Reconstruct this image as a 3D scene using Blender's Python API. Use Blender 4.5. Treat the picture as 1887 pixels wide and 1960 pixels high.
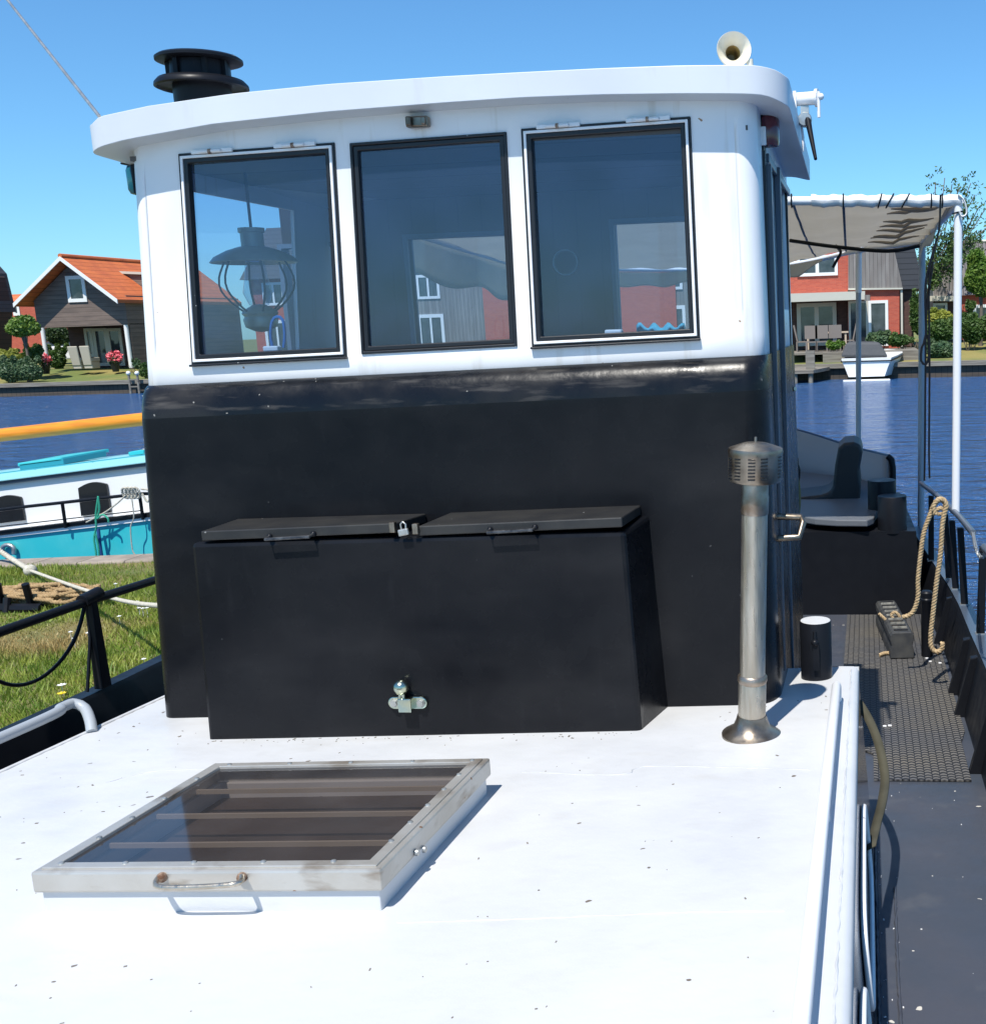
import bpy, math, random
from mathutils import Vector, Matrix
R = math.radians
random.seed(7)
for o in list(bpy.data.objects): bpy.data.objects.remove(o, do_unlink=True)
scene = bpy.context.scene
COL = scene.collection

# ------------------------------------------------------------ camera
# the photograph is the left part of a wider frame: solved focal length, principal point and angles
CAMH = 1.1
F_, PX, PY = 2094.0, 1450.0, 980.0            # in units of a 1887 x 1960 picture
YAW, PITCH, ROLL = R(-5.80), R(9.93), R(-1.89)
def _axes():
    ca, sa = math.cos(YAW), math.sin(YAW); cb, sb = math.cos(PITCH), math.sin(PITCH); cc, sc = math.cos(ROLL), math.sin(ROLL)
    r = Vector((ca, -sa, 0)); f = Vector((sa*cb, ca*cb, -sb)); u = Vector((sa*sb, ca*sb, cb))
    return r*cc + u*sc, u*cc - r*sc, f
RR, UU, FF = _axes()
cd = bpy.data.cameras.new('camera'); cam = bpy.data.objects.new('camera', cd); COL.objects.link(cam)
cam.matrix_world = Matrix(((RR.x, UU.x, -FF.x, 0), (RR.y, UU.y, -FF.y, 0), (RR.z, UU.z, -FF.z, CAMH), (0, 0, 0, 1)))
cd.sensor_fit = 'HORIZONTAL'; cd.sensor_width = 36; cd.lens = 36*F_/1887
cd.shift_x = -(PX-943.5)/1887; cd.shift_y = (PY-980)/1887
cd.clip_start = .05; cd.clip_end = 5000
scene.camera = cam

# ------------------------------------------------------------ light
SUN_AZ, SUN_EL = 10.5, 61.0                   # light travels towards +y and a little +x
w = bpy.data.worlds.new('World'); scene.world = w; w.use_nodes = True
nt = w.node_tree
sky = nt.nodes.new('ShaderNodeTexSky'); sky.sky_type = 'NISHITA'; sky.sun_disc = False
sky.sun_elevation = R(SUN_EL); sky.sun_rotation = R(180+SUN_AZ); sky.air_density = 1.0; sky.dust_density = .3; sky.ozone_density = 2.5
bg = nt.nodes['Background']
tint = nt.nodes.new('ShaderNodeMix'); tint.data_type = 'RGBA'; tint.blend_type = 'MULTIPLY'; tint.inputs[0].default_value = 1; tint.inputs[7].default_value = (.54, .92, 1.17, 1)
nt.links.new(sky.outputs[0], tint.inputs[6]); nt.links.new(tint.outputs[2], bg.inputs[0]); bg.inputs[1].default_value = .115
sd = bpy.data.lights.new('sun', 'SUN'); sd.energy = 5.0; sd.angle = R(.5); sd.color = (1, .955, .88)
so = bpy.data.objects.new('sun', sd); COL.objects.link(so)
ldir = Vector((math.sin(R(SUN_AZ))*math.cos(R(SUN_EL)), math.cos(R(SUN_AZ))*math.cos(R(SUN_EL)), -math.sin(R(SUN_EL))))
so.rotation_euler = ldir.to_track_quat('-Z', 'Y').to_euler(); so.location = (-10, -10, 30)
scene.view_settings.view_transform = 'Standard'; scene.view_settings.look = 'None'
scene.view_settings.exposure = .33; scene.view_settings.gamma = 1

# ------------------------------------------------------------ geometry of the place, measured from the photograph
def ray(u, v): return (u-PX)/F_*RR - (v-PY)/F_*UU + FF
def onY(u, v, Y):
    d = ray(u, v); t = Y/d.y; return Vector((d.x*t, Y, CAMH+d.z*t))
def onX(u, v, X):
    d = ray(u, v); t = X/d.x; return Vector((X, d.y*t, CAMH+d.z*t))
def onZ(u, v, Z):
    d = ray(u, v); t = (Z-CAMH)/d.z; return Vector((d.x*t, d.y*t, Z))
SL, KX = math.tan(R(3)), .026                 # the fore deck falls aft (sheer) and lists a little
def onP(u, v, Z0=0.0, k=KX):
    d = ray(u, v); t = (Z0-CAMH)/(d.z+SL*d.y-k*d.x); return Vector((d.x*t, d.y*t, CAMH+d.z*t))
def rz(x, y, Z0=0.0): return Z0 - SL*y + KX*x # height of the coach roof
def V(*a): return Vector(a)
def lerp(a, b, t): return a+(b-a)*t
def interp(x, pts):
    if x <= pts[0][0]: return pts[0][1]
    for (a, fa), (b, fb) in zip(pts, pts[1:]):
        if x <= b: return fa+(fb-fa)*(x-a)/(b-a)
    return pts[-1][1]

# ------------------------------------------------------------ mesh builder
WL = {}
class MB:
    def __init__(s): s.v = []; s.f = []
    def add(s, vs, fs):
        n = len(s.v); s.v += [tuple(p) for p in vs]; s.f += [tuple(i+n for i in f) for f in fs]; return s
    def quad(s, a, b, c, d): return s.add([a, b, c, d], [(0, 1, 2, 3)])
    def hexa(s, p):
        return s.add(p, [(3, 2, 1, 0), (4, 5, 6, 7), (0, 1, 5, 4), (1, 2, 6, 5), (2, 3, 7, 6), (3, 0, 4, 7)])
    def box(s, c, d, rot=None):
        hx, hy, hz = d[0]/2, d[1]/2, d[2]/2; c = Vector(c)
        p = [Vector(q) for q in ((-hx,-hy,-hz),(hx,-hy,-hz),(hx,hy,-hz),(-hx,hy,-hz),(-hx,-hy,hz),(hx,-hy,hz),(hx,hy,hz),(-hx,hy,hz))]
        if rot is not None: p = [rot @ q for q in p]
        return s.hexa([c+q for q in p])
    def bx(s, x0, x1, y0, y1, z0, z1): return s.box(((x0+x1)/2, (y0+y1)/2, (z0+z1)/2), (abs(x1-x0), abs(y1-y0), abs(z1-z0)))
    def prism(s, pts, vec):
        n = len(pts); vec = Vector(vec); pts = [Vector(p) for p in pts]
        return s.add(pts+[p+vec for p in pts], [tuple(range(n))[::-1], tuple(range(n, 2*n))]+[(i, (i+1) % n, (i+1) % n+n, i+n) for i in range(n)])
    def tube(s, pts, r, n=10, cap=True, flat=None):
        pts = [Vector(p) for p in pts]; m = len(pts); rs = r if isinstance(r, (list, tuple)) else [r]*m
        T = []
        for i in range(m):
            t = pts[min(i+1, m-1)]-pts[max(i-1, 0)]; T.append(t.normalized() if t.length > 1e-9 else Vector((0, 0, 1)))
        a = Vector((0, 0, 1)) if abs(T[0].z) < .9 else Vector((1, 0, 0)); N = (a-T[0]*a.dot(T[0])).normalized()
        vs = []
        for i in range(m):
            N = (N-T[i]*N.dot(T[i])); N = N.normalized() if N.length > 1e-6 else T[i].orthogonal().normalized(); B = T[i].cross(N)
            for k in range(n):
                an = 2*math.pi*k/n; fx = 1 if flat is None else flat
                vs.append(pts[i]+N*math.cos(an)*rs[i]*fx+B*math.sin(an)*rs[i])
        fs = [(i*n+k, i*n+(k+1) % n, (i+1)*n+(k+1) % n, (i+1)*n+k) for i in range(m-1) for k in range(n)]
        if cap: fs += [tuple(range(n))[::-1], tuple((m-1)*n+k for k in range(n))]
        return s.add(vs, fs)
    def lathe(s, c, prof, n=32, axis=(0, 0, 1), closed=False, cap=True):
        c = Vector(c); A = Vector(axis).normalized(); N = A.orthogonal().normalized(); B = A.cross(N); vs = []
        for (r, h) in prof:
            for k in range(n):
                an = 2*math.pi*k/n; vs.append(c+A*h+(N*math.cos(an)+B*math.sin(an))*r)
        m = len(prof)
        fs = [(i*n+k, i*n+(k+1) % n, (i+1)*n+(k+1) % n, (i+1)*n+k) for i in range(m-1) for k in range(n)]
        if closed: fs += [((m-1)*n+k, (m-1)*n+(k+1) % n, (k+1) % n, k) for k in range(n)]
        elif cap:
            if prof[0][0] > 1e-5: fs.append(tuple(range(n))[::-1])
            if prof[-1][0] > 1e-5: fs.append(tuple((m-1)*n+k for k in range(n)))
        return s.add(vs, fs)
    def sph(s, c, r, n=16, m=10, sc=(1, 1, 1)):
        c = Vector(c); vs = []
        for i in range(m+1):
            a = math.pi*i/m
            for k in range(n):
                b = 2*math.pi*k/n; vs.append(c+Vector((math.sin(a)*math.cos(b)*r*sc[0], math.sin(a)*math.sin(b)*r*sc[1], math.cos(a)*r*sc[2])))
        return s.add(vs, [(i*n+k, (i+1)*n+k, (i+1)*n+(k+1) % n, i*n+(k+1) % n) for i in range(m) for k in range(n)])
    def grid(s, fn, us, vs_):
        n = len(us); vs = [fn(a, b) for b in vs_ for a in us]
        return s.add(vs, [(j*n+i, j*n+i+1, (j+1)*n+i+1, (j+1)*n+i) for j in range(len(vs_)-1) for i in range(n-1)])
    def rect_ring(s, fn, o, i, d0, d1):
        """frame between rectangle o and rectangle i = (s0,s1,z0,z1), from depth d0 (front) to d1 (back)"""
        def c4(q, d): return [fn(q[0], q[2], d), fn(q[1], q[2], d), fn(q[1], q[3], d), fn(q[0], q[3], d)]
        vs = c4(o, d0)+c4(i, d0)+c4(o, d1)+c4(i, d1); fs = []
        for k in range(4):
            m = (k+1) % 4
            fs += [(k, m, 4+m, 4+k), (8+m, 8+k, 12+k, 12+m), (m, k, 8+k, 8+m), (4+k, 4+m, 12+m, 12+k)]
        return s.add(vs, fs)
    def build(s, name, mat, parent=None, smooth=0, bevel=0, solid=0, recalc=True):
        off = WL.get(parent.as_pointer(), Vector()) if parent else Vector()
        me = bpy.data.meshes.new(name)
        me.from_pydata([(p[0]-off.x, p[1]-off.y, p[2]-off.z) for p in s.v], [], s.f); me.update()
        if recalc:
            import bmesh
            bm = bmesh.new(); bm.from_mesh(me)
            if len(bm.faces) < 30000:
                bmesh.ops.remove_doubles(bm, verts=bm.verts, dist=1e-5)
                if recalc != 'merge': bmesh.ops.recalc_face_normals(bm, faces=bm.faces)
            bm.to_mesh(me); bm.free()
        if smooth:
            me.shade_smooth(); me.set_sharp_from_angle(angle=R(smooth))
        me.materials.append(mat)
        o = bpy.data.objects.new(name, me); COL.objects.link(o)
        if parent: o.parent = parent
        WL[o.as_pointer()] = off
        if solid: m_ = o.modifiers.new('solid', 'SOLIDIFY'); m_.thickness = solid; m_.offset = -1
        if bevel:
            b = o.modifiers.new('bevel', 'BEVEL'); b.width = bevel; b.segments = 2; b.limit_method = 'ANGLE'; b.angle_limit = R(40)
        return o
def thing(name, loc, label, cat, group=None):
    o = bpy.data.objects.new(name, None); COL.objects.link(o); o.location = loc; o.empty_display_size = .1
    WL[o.as_pointer()] = Vector(loc); o['label'] = label; o['category'] = cat
    if group: o['group'] = group
    return o
def tag(o, label=None, cat=None, group=None, kind=None):
    if label: o['label'] = label
    if cat: o['category'] = cat
    if group: o['group'] = group
    if kind: o['kind'] = kind
    return o
def rope_mb(pts, r, twist=.06, strands=3, n=6, mb=None):
    """laid rope: strands wound round a path"""
    pts = smooth_path(pts, max(.008, twist/8)); mb = mb or MB()
    L = [0]
    for a, b in zip(pts, pts[1:]): L.append(L[-1]+(b-a).length)
    N = None; frames = []
    for i in range(len(pts)):
        t = (pts[min(i+1, len(pts)-1)]-pts[max(i-1, 0)]).normalized()
        if N is None: N = t.orthogonal().normalized()
        N = (N-t*N.dot(t)).normalized(); frames.append((N.copy(), t.cross(N)))
    for k in range(strands):
        q = []
        for i, p in enumerate(pts):
            a = 2*math.pi*(L[i]/twist+k/strands); q.append(p+(frames[i][0]*math.cos(a)+frames[i][1]*math.sin(a))*r*.5)
        mb.tube(q, r*.56, n)
    return mb
def smooth_path(pts, step=.02):
    pts = [Vector(p) for p in pts]
    if len(pts) < 3:
        n = max(2, int((pts[1]-pts[0]).length/step)); return [pts[0].lerp(pts[1], i/n) for i in range(n+1)]
    out = []
    P = [pts[0]*2-pts[1]]+pts+[pts[-1]*2-pts[-2]]
    for i in range(1, len(P)-2):
        p0, p1, p2, p3 = P[i-1:i+3]; n = max(2, int((p2-p1).length/step))
        for j in range(n):
            t = j/n; out.append(.5*((2*p1)+(p2-p0)*t+(2*p0-5*p1+4*p2-p3)*t*t+(3*p1-p0-3*p2+p3)*t**3))
    out.append(pts[-1]); return out

# ------------------------------------------------------------ materials
def mat(name, col, rough=.5, metal=0, col2=None, ns=5, nlo=.35, nhi=.65, bump=0, bs=60, speck=None, ssc=40, sth=.12, axis=None, period=.15, gap=.06, gapcol=None, bvar=.0, coat=0, stretch=(1, 1, 1), spec=.5, trans=0, rvar=0, bd=.002, stain=None, streak=None):
    m = bpy.data.materials.new(name); m.use_nodes = True; t = m.node_tree; N, L = t.nodes, t.links
    b = N['Principled BSDF']; b.inputs['Roughness'].default_value = rough; b.inputs['Metallic'].default_value = metal
    b.inputs['Specular IOR Level'].default_value = spec
    if coat: b.inputs['Coat Weight'].default_value = coat; b.inputs['Coat Roughness'].default_value = .12
    tc = N.new('ShaderNodeTexCoord'); mp = N.new('ShaderNodeMapping'); L.new(tc.outputs['Object'], mp.inputs[0]); mp.inputs['Scale'].default_value = stretch
    vec = mp.outputs[0]
    def noise(s, det=5, v=vec):
        n = N.new('ShaderNodeTexNoise'); n.inputs['Scale'].default_value = s; n.inputs['Detail'].default_value = det; L.new(v, n.inputs['Vector']); return n.outputs['Fac']
    def mr(x, a, b_, c=0, d=1):
        n = N.new('ShaderNodeMapRange'); L.new(x, n.inputs[0]); n.inputs[1].default_value = a; n.inputs[2].default_value = b_; n.inputs[3].default_value = c; n.inputs[4].default_value = d; return n.outputs[0]
    def mix(f, a, b_, typ='MIX'):
        n = N.new('ShaderNodeMix'); n.data_type = 'RGBA'; n.blend_type = typ
        if isinstance(f, (int, float)): n.inputs[0].default_value = f
        else: L.new(f, n.inputs[0])
        for i, q in ((6, a), (7, b_)):
            if isinstance(q, tuple): n.inputs[i].default_value = (*q, 1)
            else: L.new(q, n.inputs[i])
        return n.outputs[2]
    def ma(op, a, b_=None):
        n = N.new('ShaderNodeMath'); n.operation = op
        for i, q in ((0, a), (1, b_)):
            if q is None: continue
            if isinstance(q, (int, float)): n.inputs[i].default_value = q
            else: L.new(q, n.inputs[i])
        return n.outputs[0]
    c = col
    if col2: c = mix(mr(noise(ns), nlo, nhi), col, col2)
    for st in ((stain,) if stain else ())+((streak,) if streak else ()):
        sc3, ns3, lo3, hi3, stv, amt = st
        mp3 = N.new('ShaderNodeMapping'); L.new(tc.outputs['Object'], mp3.inputs[0]); mp3.inputs['Scale'].default_value = stv
        c = mix(mr(noise(ns3, 9, mp3.outputs[0]), lo3, hi3, 0, amt), c, sc3)
    height = None
    if axis is not None:
        sx = N.new('ShaderNodeSeparateXYZ'); L.new(tc.outputs['Object'], sx.inputs[0]); q = ma('DIVIDE', sx.outputs[axis], period)
        fl = ma('FLOOR', q); fr = ma('FRACT', q); g = ma('LESS_THAN', fr, gap)
        if bvar:
            wn = N.new('ShaderNodeTexWhiteNoise'); wn.noise_dimensions = '1D'; L.new(fl, wn.inputs['W'])
            c = mix(mr(wn.outputs['Value'], 0, 1, 0, bvar), c, tuple(x*.35 for x in col))
        c = mix(g, c, gapcol or tuple(x*.25 for x in col)); height = ma('SUBTRACT', 1.0, g)
    if speck:
        vo = N.new('ShaderNodeTexVoronoi'); vo.inputs['Scale'].default_value = ssc; vo.inputs['Randomness'].default_value = 1
        wv = N.new('ShaderNodeVectorMath'); wv.operation = 'ADD'; nn = N.new('ShaderNodeTexNoise'); nn.inputs['Scale'].default_value = ssc*1.5; L.new(vec, nn.inputs['Vector'])
        sc_ = N.new('ShaderNodeVectorMath'); sc_.operation = 'SCALE'; sc_.inputs['Scale'].default_value = .6/ssc; L.new(nn.outputs['Color'], sc_.inputs[0])
        L.new(vec, wv.inputs[0]); L.new(sc_.outputs[0], wv.inputs[1]); L.new(wv.outputs[0], vo.inputs['Vector'])
        near = ma('LESS_THAN', vo.outputs['Distance'], sth)
        wn = N.new('ShaderNodeSeparateColor'); L.new(vo.outputs['Color'], wn.inputs[0]); pick = ma('LESS_THAN', wn.outputs[0], .26)
        c = mix(ma('MULTIPLY', near, pick), c, speck)
    if isinstance(c, tuple): b.inputs['Base Color'].default_value = (*c, 1)
    else: L.new(c, b.inputs['Base Color'])
    if rvar: L.new(mr(noise(ns*2+3), .3, .7, max(0.02, rough-rvar), min(1, rough+rvar)), b.inputs['Roughness'])
    if bump or height is not None:
        bu = N.new('ShaderNodeBump'); bu.inputs['Distance'].default_value = bd; bu.inputs['Strength'].default_value = bump if bump else .5
        h = noise(bs) if bump else height
        if bump and height is not None: h = ma('ADD', h, height)
        L.new(h, bu.inputs['Height']); L.new(bu.outputs[0], b.inputs['Normal'])
    if trans: b.inputs['Transmission Weight'].default_value = trans
    return m
def glass_mat(name, tint=(.6, .75, .85), ior=1.5, dust_sheen=.03, dcol=(.5, .55, .6), rough=.01, refl=(1, 1, 1)):
    """a flat pane: mirror reflection by Fresnel over tinted see-through, with a thin film of dust"""
    m = bpy.data.materials.new(name); m.use_nodes = True; t = m.node_tree; N, L = t.nodes, t.links; N.remove(N['Principled BSDF'])
    tr = N.new('ShaderNodeBsdfTransparent'); tr.inputs[0].default_value = (*tint, 1)
    gl = N.new('ShaderNodeBsdfGlossy'); gl.inputs['Roughness'].default_value = rough; gl.inputs[0].default_value = (*refl, 1)
    fr = N.new('ShaderNodeFresnel'); ge_ = N.new('ShaderNodeNewGeometry'); im = N.new('ShaderNodeMapRange'); L.new(ge_.outputs['Backfacing'], im.inputs[0]); im.inputs[3].default_value = ior; im.inputs[4].default_value = 1/ior; L.new(im.outputs[0], fr.inputs['IOR'])
    mx = N.new('ShaderNodeMixShader'); L.new(fr.outputs[0], mx.inputs[0]); L.new(tr.outputs[0], mx.inputs[1]); L.new(gl.outputs[0], mx.inputs[2])
    df = N.new('ShaderNodeBsdfDiffuse'); df.inputs[0].default_value = (*dcol, 1)
    no = N.new('ShaderNodeTexNoise'); no.inputs['Scale'].default_value = 6; no.inputs['Detail'].default_value = 8
    tc = N.new('ShaderNodeTexCoord'); L.new(tc.outputs['Object'], no.inputs['Vector'])
    mr = N.new('ShaderNodeMapRange'); L.new(no.outputs[0], mr.inputs[0]); mr.inputs[1].default_value = .3; mr.inputs[2].default_value = .8; mr.inputs[3].default_value = dust_sheen*.6; mr.inputs[4].default_value = dust_sheen*1.5
    m2 = N.new('ShaderNodeMixShader'); L.new(mr.outputs[0], m2.inputs[0]); L.new(mx.outputs[0], m2.inputs[1]); L.new(df.outputs[0], m2.inputs[2])
    L.new(m2.outputs[0], N['Material Output'].inputs[0]); return m

m_white = mat('white_deck_paint', (.57, .575, .575), .40, col2=(.52, .53, .545), ns=1.3, nlo=.4, nhi=.75, bump=.35, bs=18, speck=(.16, .13, .10), ssc=15, sth=.085, rvar=.1, bd=.004, stain=((.36, .355, .34), 2.6, .54, .80, (1, 1, 1), .32), streak=((.42, .40, .36), 7, .57, .80, (.8, 1.6, 1), .30))
m_wall = mat('white_wall_paint', (.85, .85, .84), .35, col2=(.80, .80, .79), ns=3, bump=.15, bs=12, speck=(.35, .2, .1), ssc=11, sth=.05, streak=((.52, .47, .38), 7, .58, .80, (3.5, 3.5, .35), .55))
m_fascia = mat('pale_grey_roof_paint', (.62, .65, .68), .35, col2=(.56, .59, .63), streak=((.45, .43, .38), 6, .62, .82, (3, 3, .5), .35), ns=2, bump=.12, bs=11, speck=(.3, .25, .2), ssc=14, sth=.04)
m_black = mat('black_hull_paint', (.0052, .0058, .0078), .26, col2=(.009, .0096, .0115), spec=.17, ns=3, bump=.35, bs=5, speck=(.07, .072, .075), ssc=11, sth=.03, rvar=.08, bd=.004, stain=((.030, .030, .032), 1.7, .50, .80, (1, 1, 2.2), .45), streak=((.030, .031, .034), 9, .62, .85, (3, 3, .5), .22))
m_lip = mat('worn_rolled_lip_paint', (.0055, .0065, .0090), .28, col2=(.018, .017, .017), ns=4, nlo=.42, nhi=.66, bump=.5, bs=22, spec=.24, rvar=.1, stain=((.09, .082, .074), 11, .55, .74, (.5, 3, 3.5), .7), speck=(.25, .24, .22), ssc=26, sth=.09, bd=.003)
m_blackm = mat('black_metal', (.008, .009, .012), .4, spec=.18, bump=.25, bs=30, rvar=.08)
m_deck = mat('dark_blue_deck_paint', (.042, .054, .074), .42, col2=(.060, .064, .080), stain=((.12, .12, .12), 6, .58, .8, (1, 1, 1), .5), ns=2.2, bump=.3, bs=25, speck=(.55, .52, .46), ssc=13, sth=.10, rvar=.1)
m_navy = mat('navy_cabin_side', (.012, .020, .045), .16, bump=.05, bs=6, coat=.6)
m_seat = mat('grey_seat_paint', (.11, .12, .135), .55, bump=.2, bs=20)
m_weldg = mat('greyish_weld_line', (.42, .43, .44), .5)
m_greyblue = mat('grey_inner_bulwark_paint', (.27, .29, .32), .5, bump=.2, bs=20)
m_cap = mat('blue_grey_cap_plate', (.07, .09, .12), .3, bump=.2, bs=15)
m_steel = mat('weathered_stainless', (.56, .51, .43), .36, .85, col2=(.38, .33, .26), ns=7, nlo=.3, nhi=.7, bump=.3, bs=40, stretch=(6, 6, .8), rvar=.12)
m_burn = mat('heat_browned_steel', (.28, .20, .14), .4, .9, col2=(.42, .38, .33), ns=18, bump=.3, bs=40)
m_capst = mat('tarnished_chrome_cap', (.33, .285, .23), .36, .9, col2=(.12, .09, .065), ns=14, nlo=.4, nhi=.7, rvar=.12)
m_alu = mat('worn_aluminium_frame', (.50, .485, .45), .40, .5, col2=(.40, .37, .32), ns=5, nlo=.40, nhi=.75, streak=((.17, .12, .075), 8, .54, .74, (1, 1, 3), .75), bump=.5, bs=60, speck=(.25, .12, .05), ssc=20, sth=.1)
m_rust = mat('rusty_weld', (.11, .05, .025), .8, .1, col2=(.4, .3, .22), ns=60)
m_rubber = mat('black_rubber_gasket', (.010, .011, .014), .4, bump=.2, bs=90, speck=(.45, .45, .45), ssc=30, sth=.06)
m_glass = glass_mat('window_glass', (.62, .73, .86), 1.80, .07, (.13, .235, .50), refl=(.78, .87, 1.0))  # blue film colour paints extra sky reflection onto the panes
m_glass2 = glass_mat('rear_window_glass', (.80, .86, .92), 1.5, .03, (.3, .4, .5))
m_hatchglass = glass_mat('skylight_acrylic', (.60, .56, .54), 1.6, .14, (.16, .15, .15), .06)
m_wood_in = mat('dark_interior_wood', (.035, .022, .016), .5, col2=(.05, .033, .024), ns=4, axis=0, period=.11, gap=.03)
m_ceil = mat('interior_ceiling', (.10, .095, .09), .6, axis=1, period=.32, gap=.08)
m_hatchwood = mat('brown_board_inside', (.085, .065, .058), .6, col2=(.055, .046, .043), ns=3)
m_bar = mat('beige_bar', (.42, .37, .30), .5)
m_brass = mat('aged_brass', (.52, .40, .18), .28, 1, col2=(.30, .24, .12), ns=9)
m_cream = mat('cream_enamel', (.82, .78, .66), .3, col2=(.72, .64, .46), ns=10)
m_horn_in = mat('yellowed_enamel', (.50, .36, .12), .4, col2=(.22, .13, .05), ns=25)
m_whitep = mat('white_painted_tube', (.80, .80, .80), .35, bump=.15, bs=20, speck=(.35, .3, .25), ssc=18, sth=.06)
m_greyp = mat('grey_painted_tube', (.34, .37, .40), .4, bump=.15, bs=20)
m_canvas = mat('weathered_canvas', (.70, .67, .60), .85, col2=(.60, .56, .48), ns=3, bump=.5, bs=10, bd=.01)
m_canvasw = mat('white_canvas', (.76, .76, .74), .7, bump=.5, bs=12, bd=.006)
m_rope = mat('beige_manila_rope', (.48, .36, .21), .9, col2=(.33, .23, .12), ns=60)
m_ropew = mat('pale_mooring_rope', (.55, .52, .44), .9, col2=(.38, .35, .28), ns=40)
m_ropebr = mat('brown_coir_rope', (.26, .17, .08), .95, col2=(.38, .26, .13), ns=30)
m_ropeg = mat('green_twine', (.03, .35, .22), .8)
m_galv = mat('galvanised_steel', (.55, .55, .52), .4, .8, col2=(.4, .4, .38), ns=20)
m_goldzinc = mat('yellow_zinc_steel', (.55, .55, .38), .22, 1, col2=(.38, .48, .45), ns=20)
m_cushion = mat('black_vinyl_cushion', (.014, .015, .018), .5, bump=.5, bs=12, bd=.004)
m_strap = mat('olive_canvas_hose', (.042, .039, .023), .85, col2=(.065, .06, .038), ns=9)
m_lid = mat('dusty_black_lid', (.013, .013, .0135), .5, col2=(.024, .023, .021), ns=9, bump=.3, bs=50, speck=(.2, .2, .19), ssc=18, sth=.06)
m_worn = mat('worn_black_bar', (.02, .021, .024), .28, .4, col2=(.10, .10, .10), ns=50)
m_red = mat('dark_red_lens', (.10, .01, .02), .15, coat=.6)
m_green = mat('green_blue_lens', (.01, .10, .13), .12, coat=.6)
m_tealL = mat('light_turquoise_paint', (.25, .55, .58), .4, bump=.2, bs=8)
m_teal = mat('turquoise_hull_paint', (.03, .44, .48), .35, col2=(.07, .48, .50), ns=2, nlo=.4, nhi=.7, bump=.2, bs=4, speck=(.4, .3, .15), ssc=5, sth=.06)
m_tealD = mat('deep_teal_paint', (.02, .26, .33), .4)
m_whiteb = mat('white_boat_paint', (.80, .80, .79), .3)
m_dark = mat('dark_window_shutter', (.012, .013, .016), .25)
m_spar = mat('orange_varnished_wood', (.76, .27, .015), .35, col2=(.60, .19, .012), ns=3, stretch=(.6, 6, 6), bump=.3, bs=20, speck=(.2, .08, .01), ssc=9, sth=.06)

# ============================================================ OUR BARGE
boat = thing('river_barge', (-1.4, 4, -2), 'black barge with white coach roof and white over black wheelhouse filling the photo', 'boat')
YF, YB = 3.62, 5.02
def XL(z): return interp(z, [(-1.2, -2.60), (-.25, -2.551), (.95, -2.49), (1.85, -2.43)])
def XR(z): return interp(z, [(-1.2, -.31), (-.25, -.316), (.95, -.325), (1.85, -.334)])
def W(sx, z, d=0):
    x = lerp(XL(z), XR(z), sx); return V(x, YF-d, z+.02*(x+1.4))
def WW(s, z, d=0):
    x = XL(z)-.034+ARC if s < .06 else XR(z)-ARC if s > .94 else lerp(XL(z), XR(z), s); return V(x, YF-d, z+.02*(x+1.4))
_XLo, _XRo = XL, XR
def s_of(m): return m/2.13
WIN = [(.079, .334), (.361, .614), (.640, .8985)]; WZ0, WZ1 = 1.036, 1.725
ARC = .07
def side_pts(right, z, d=0, y1=YB):
    """plan of a corner arc and the side wall"""
    X = XR(z) if right else XL(z)-.034; sg = 1 if right else -1; out = []
    for k in range(9):
        a = math.pi/2*k/8; out.append((X-sg*ARC+sg*(ARC+d)*math.sin(a), YF+ARC-(ARC+d)*math.cos(a)))
    for y in (3.8, 3.86, 4.3, 4.4, 4.85 if right else 4.70, y1): out.append((X+sg*d, y))
    return out
def wt(p, z): return V(p[0], p[1], z+.02*(p[0]+1.4))
# upper, white: front panel with three window openings
m = MB()
a0 = ARC/2.12
ss = sorted({a0, 1-a0, *[q for w_ in WIN for q in w_]}); zs = [.955, WZ0, WZ1, 1.84]
for i in range(len(ss)-1):
    for j in range(3):
        if j == 1 and (ss[i], ss[i+1]) in WIN: continue
        m.quad(WW(ss[i], zs[j]), WW(ss[i+1], zs[j]), WW(ss[i+1], zs[j+1]), WW(ss[i], zs[j+1]))
wall = m
for right in (0, 1):
    n = len(side_pts(right, 1))
    zz = [.955, WZ0, 1.12, 1.66, WZ1, 1.84]
    for i in range(n-1):
        for j in range(5):
            if not right and 10 <= i <= 12 and 1 <= j <= 2: continue      # port side window opening
            if right and i in (11, 12) and 2 <= j <= 2: continue          # starboard door window
            a = side_pts(right, zz[j]); b = side_pts(right, zz[j+1])
            q = [wt(a[i], zz[j]), wt(a[i+1], zz[j]), wt(b[i+1], zz[j+1]), wt(b[i], zz[j+1])]
            wall.quad(*(q if right else q[::-1]))
me_wall = wall.build('wheelhouse_wall', m_wall, boat, smooth=35, solid=.03, recalc='merge')
me_wall.modifiers.new('wn', 'WEIGHTED_NORMAL').keep_sharp = True
m_bgf = mat('blue_grey_frame', (.12, .16, .22), .4)
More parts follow.
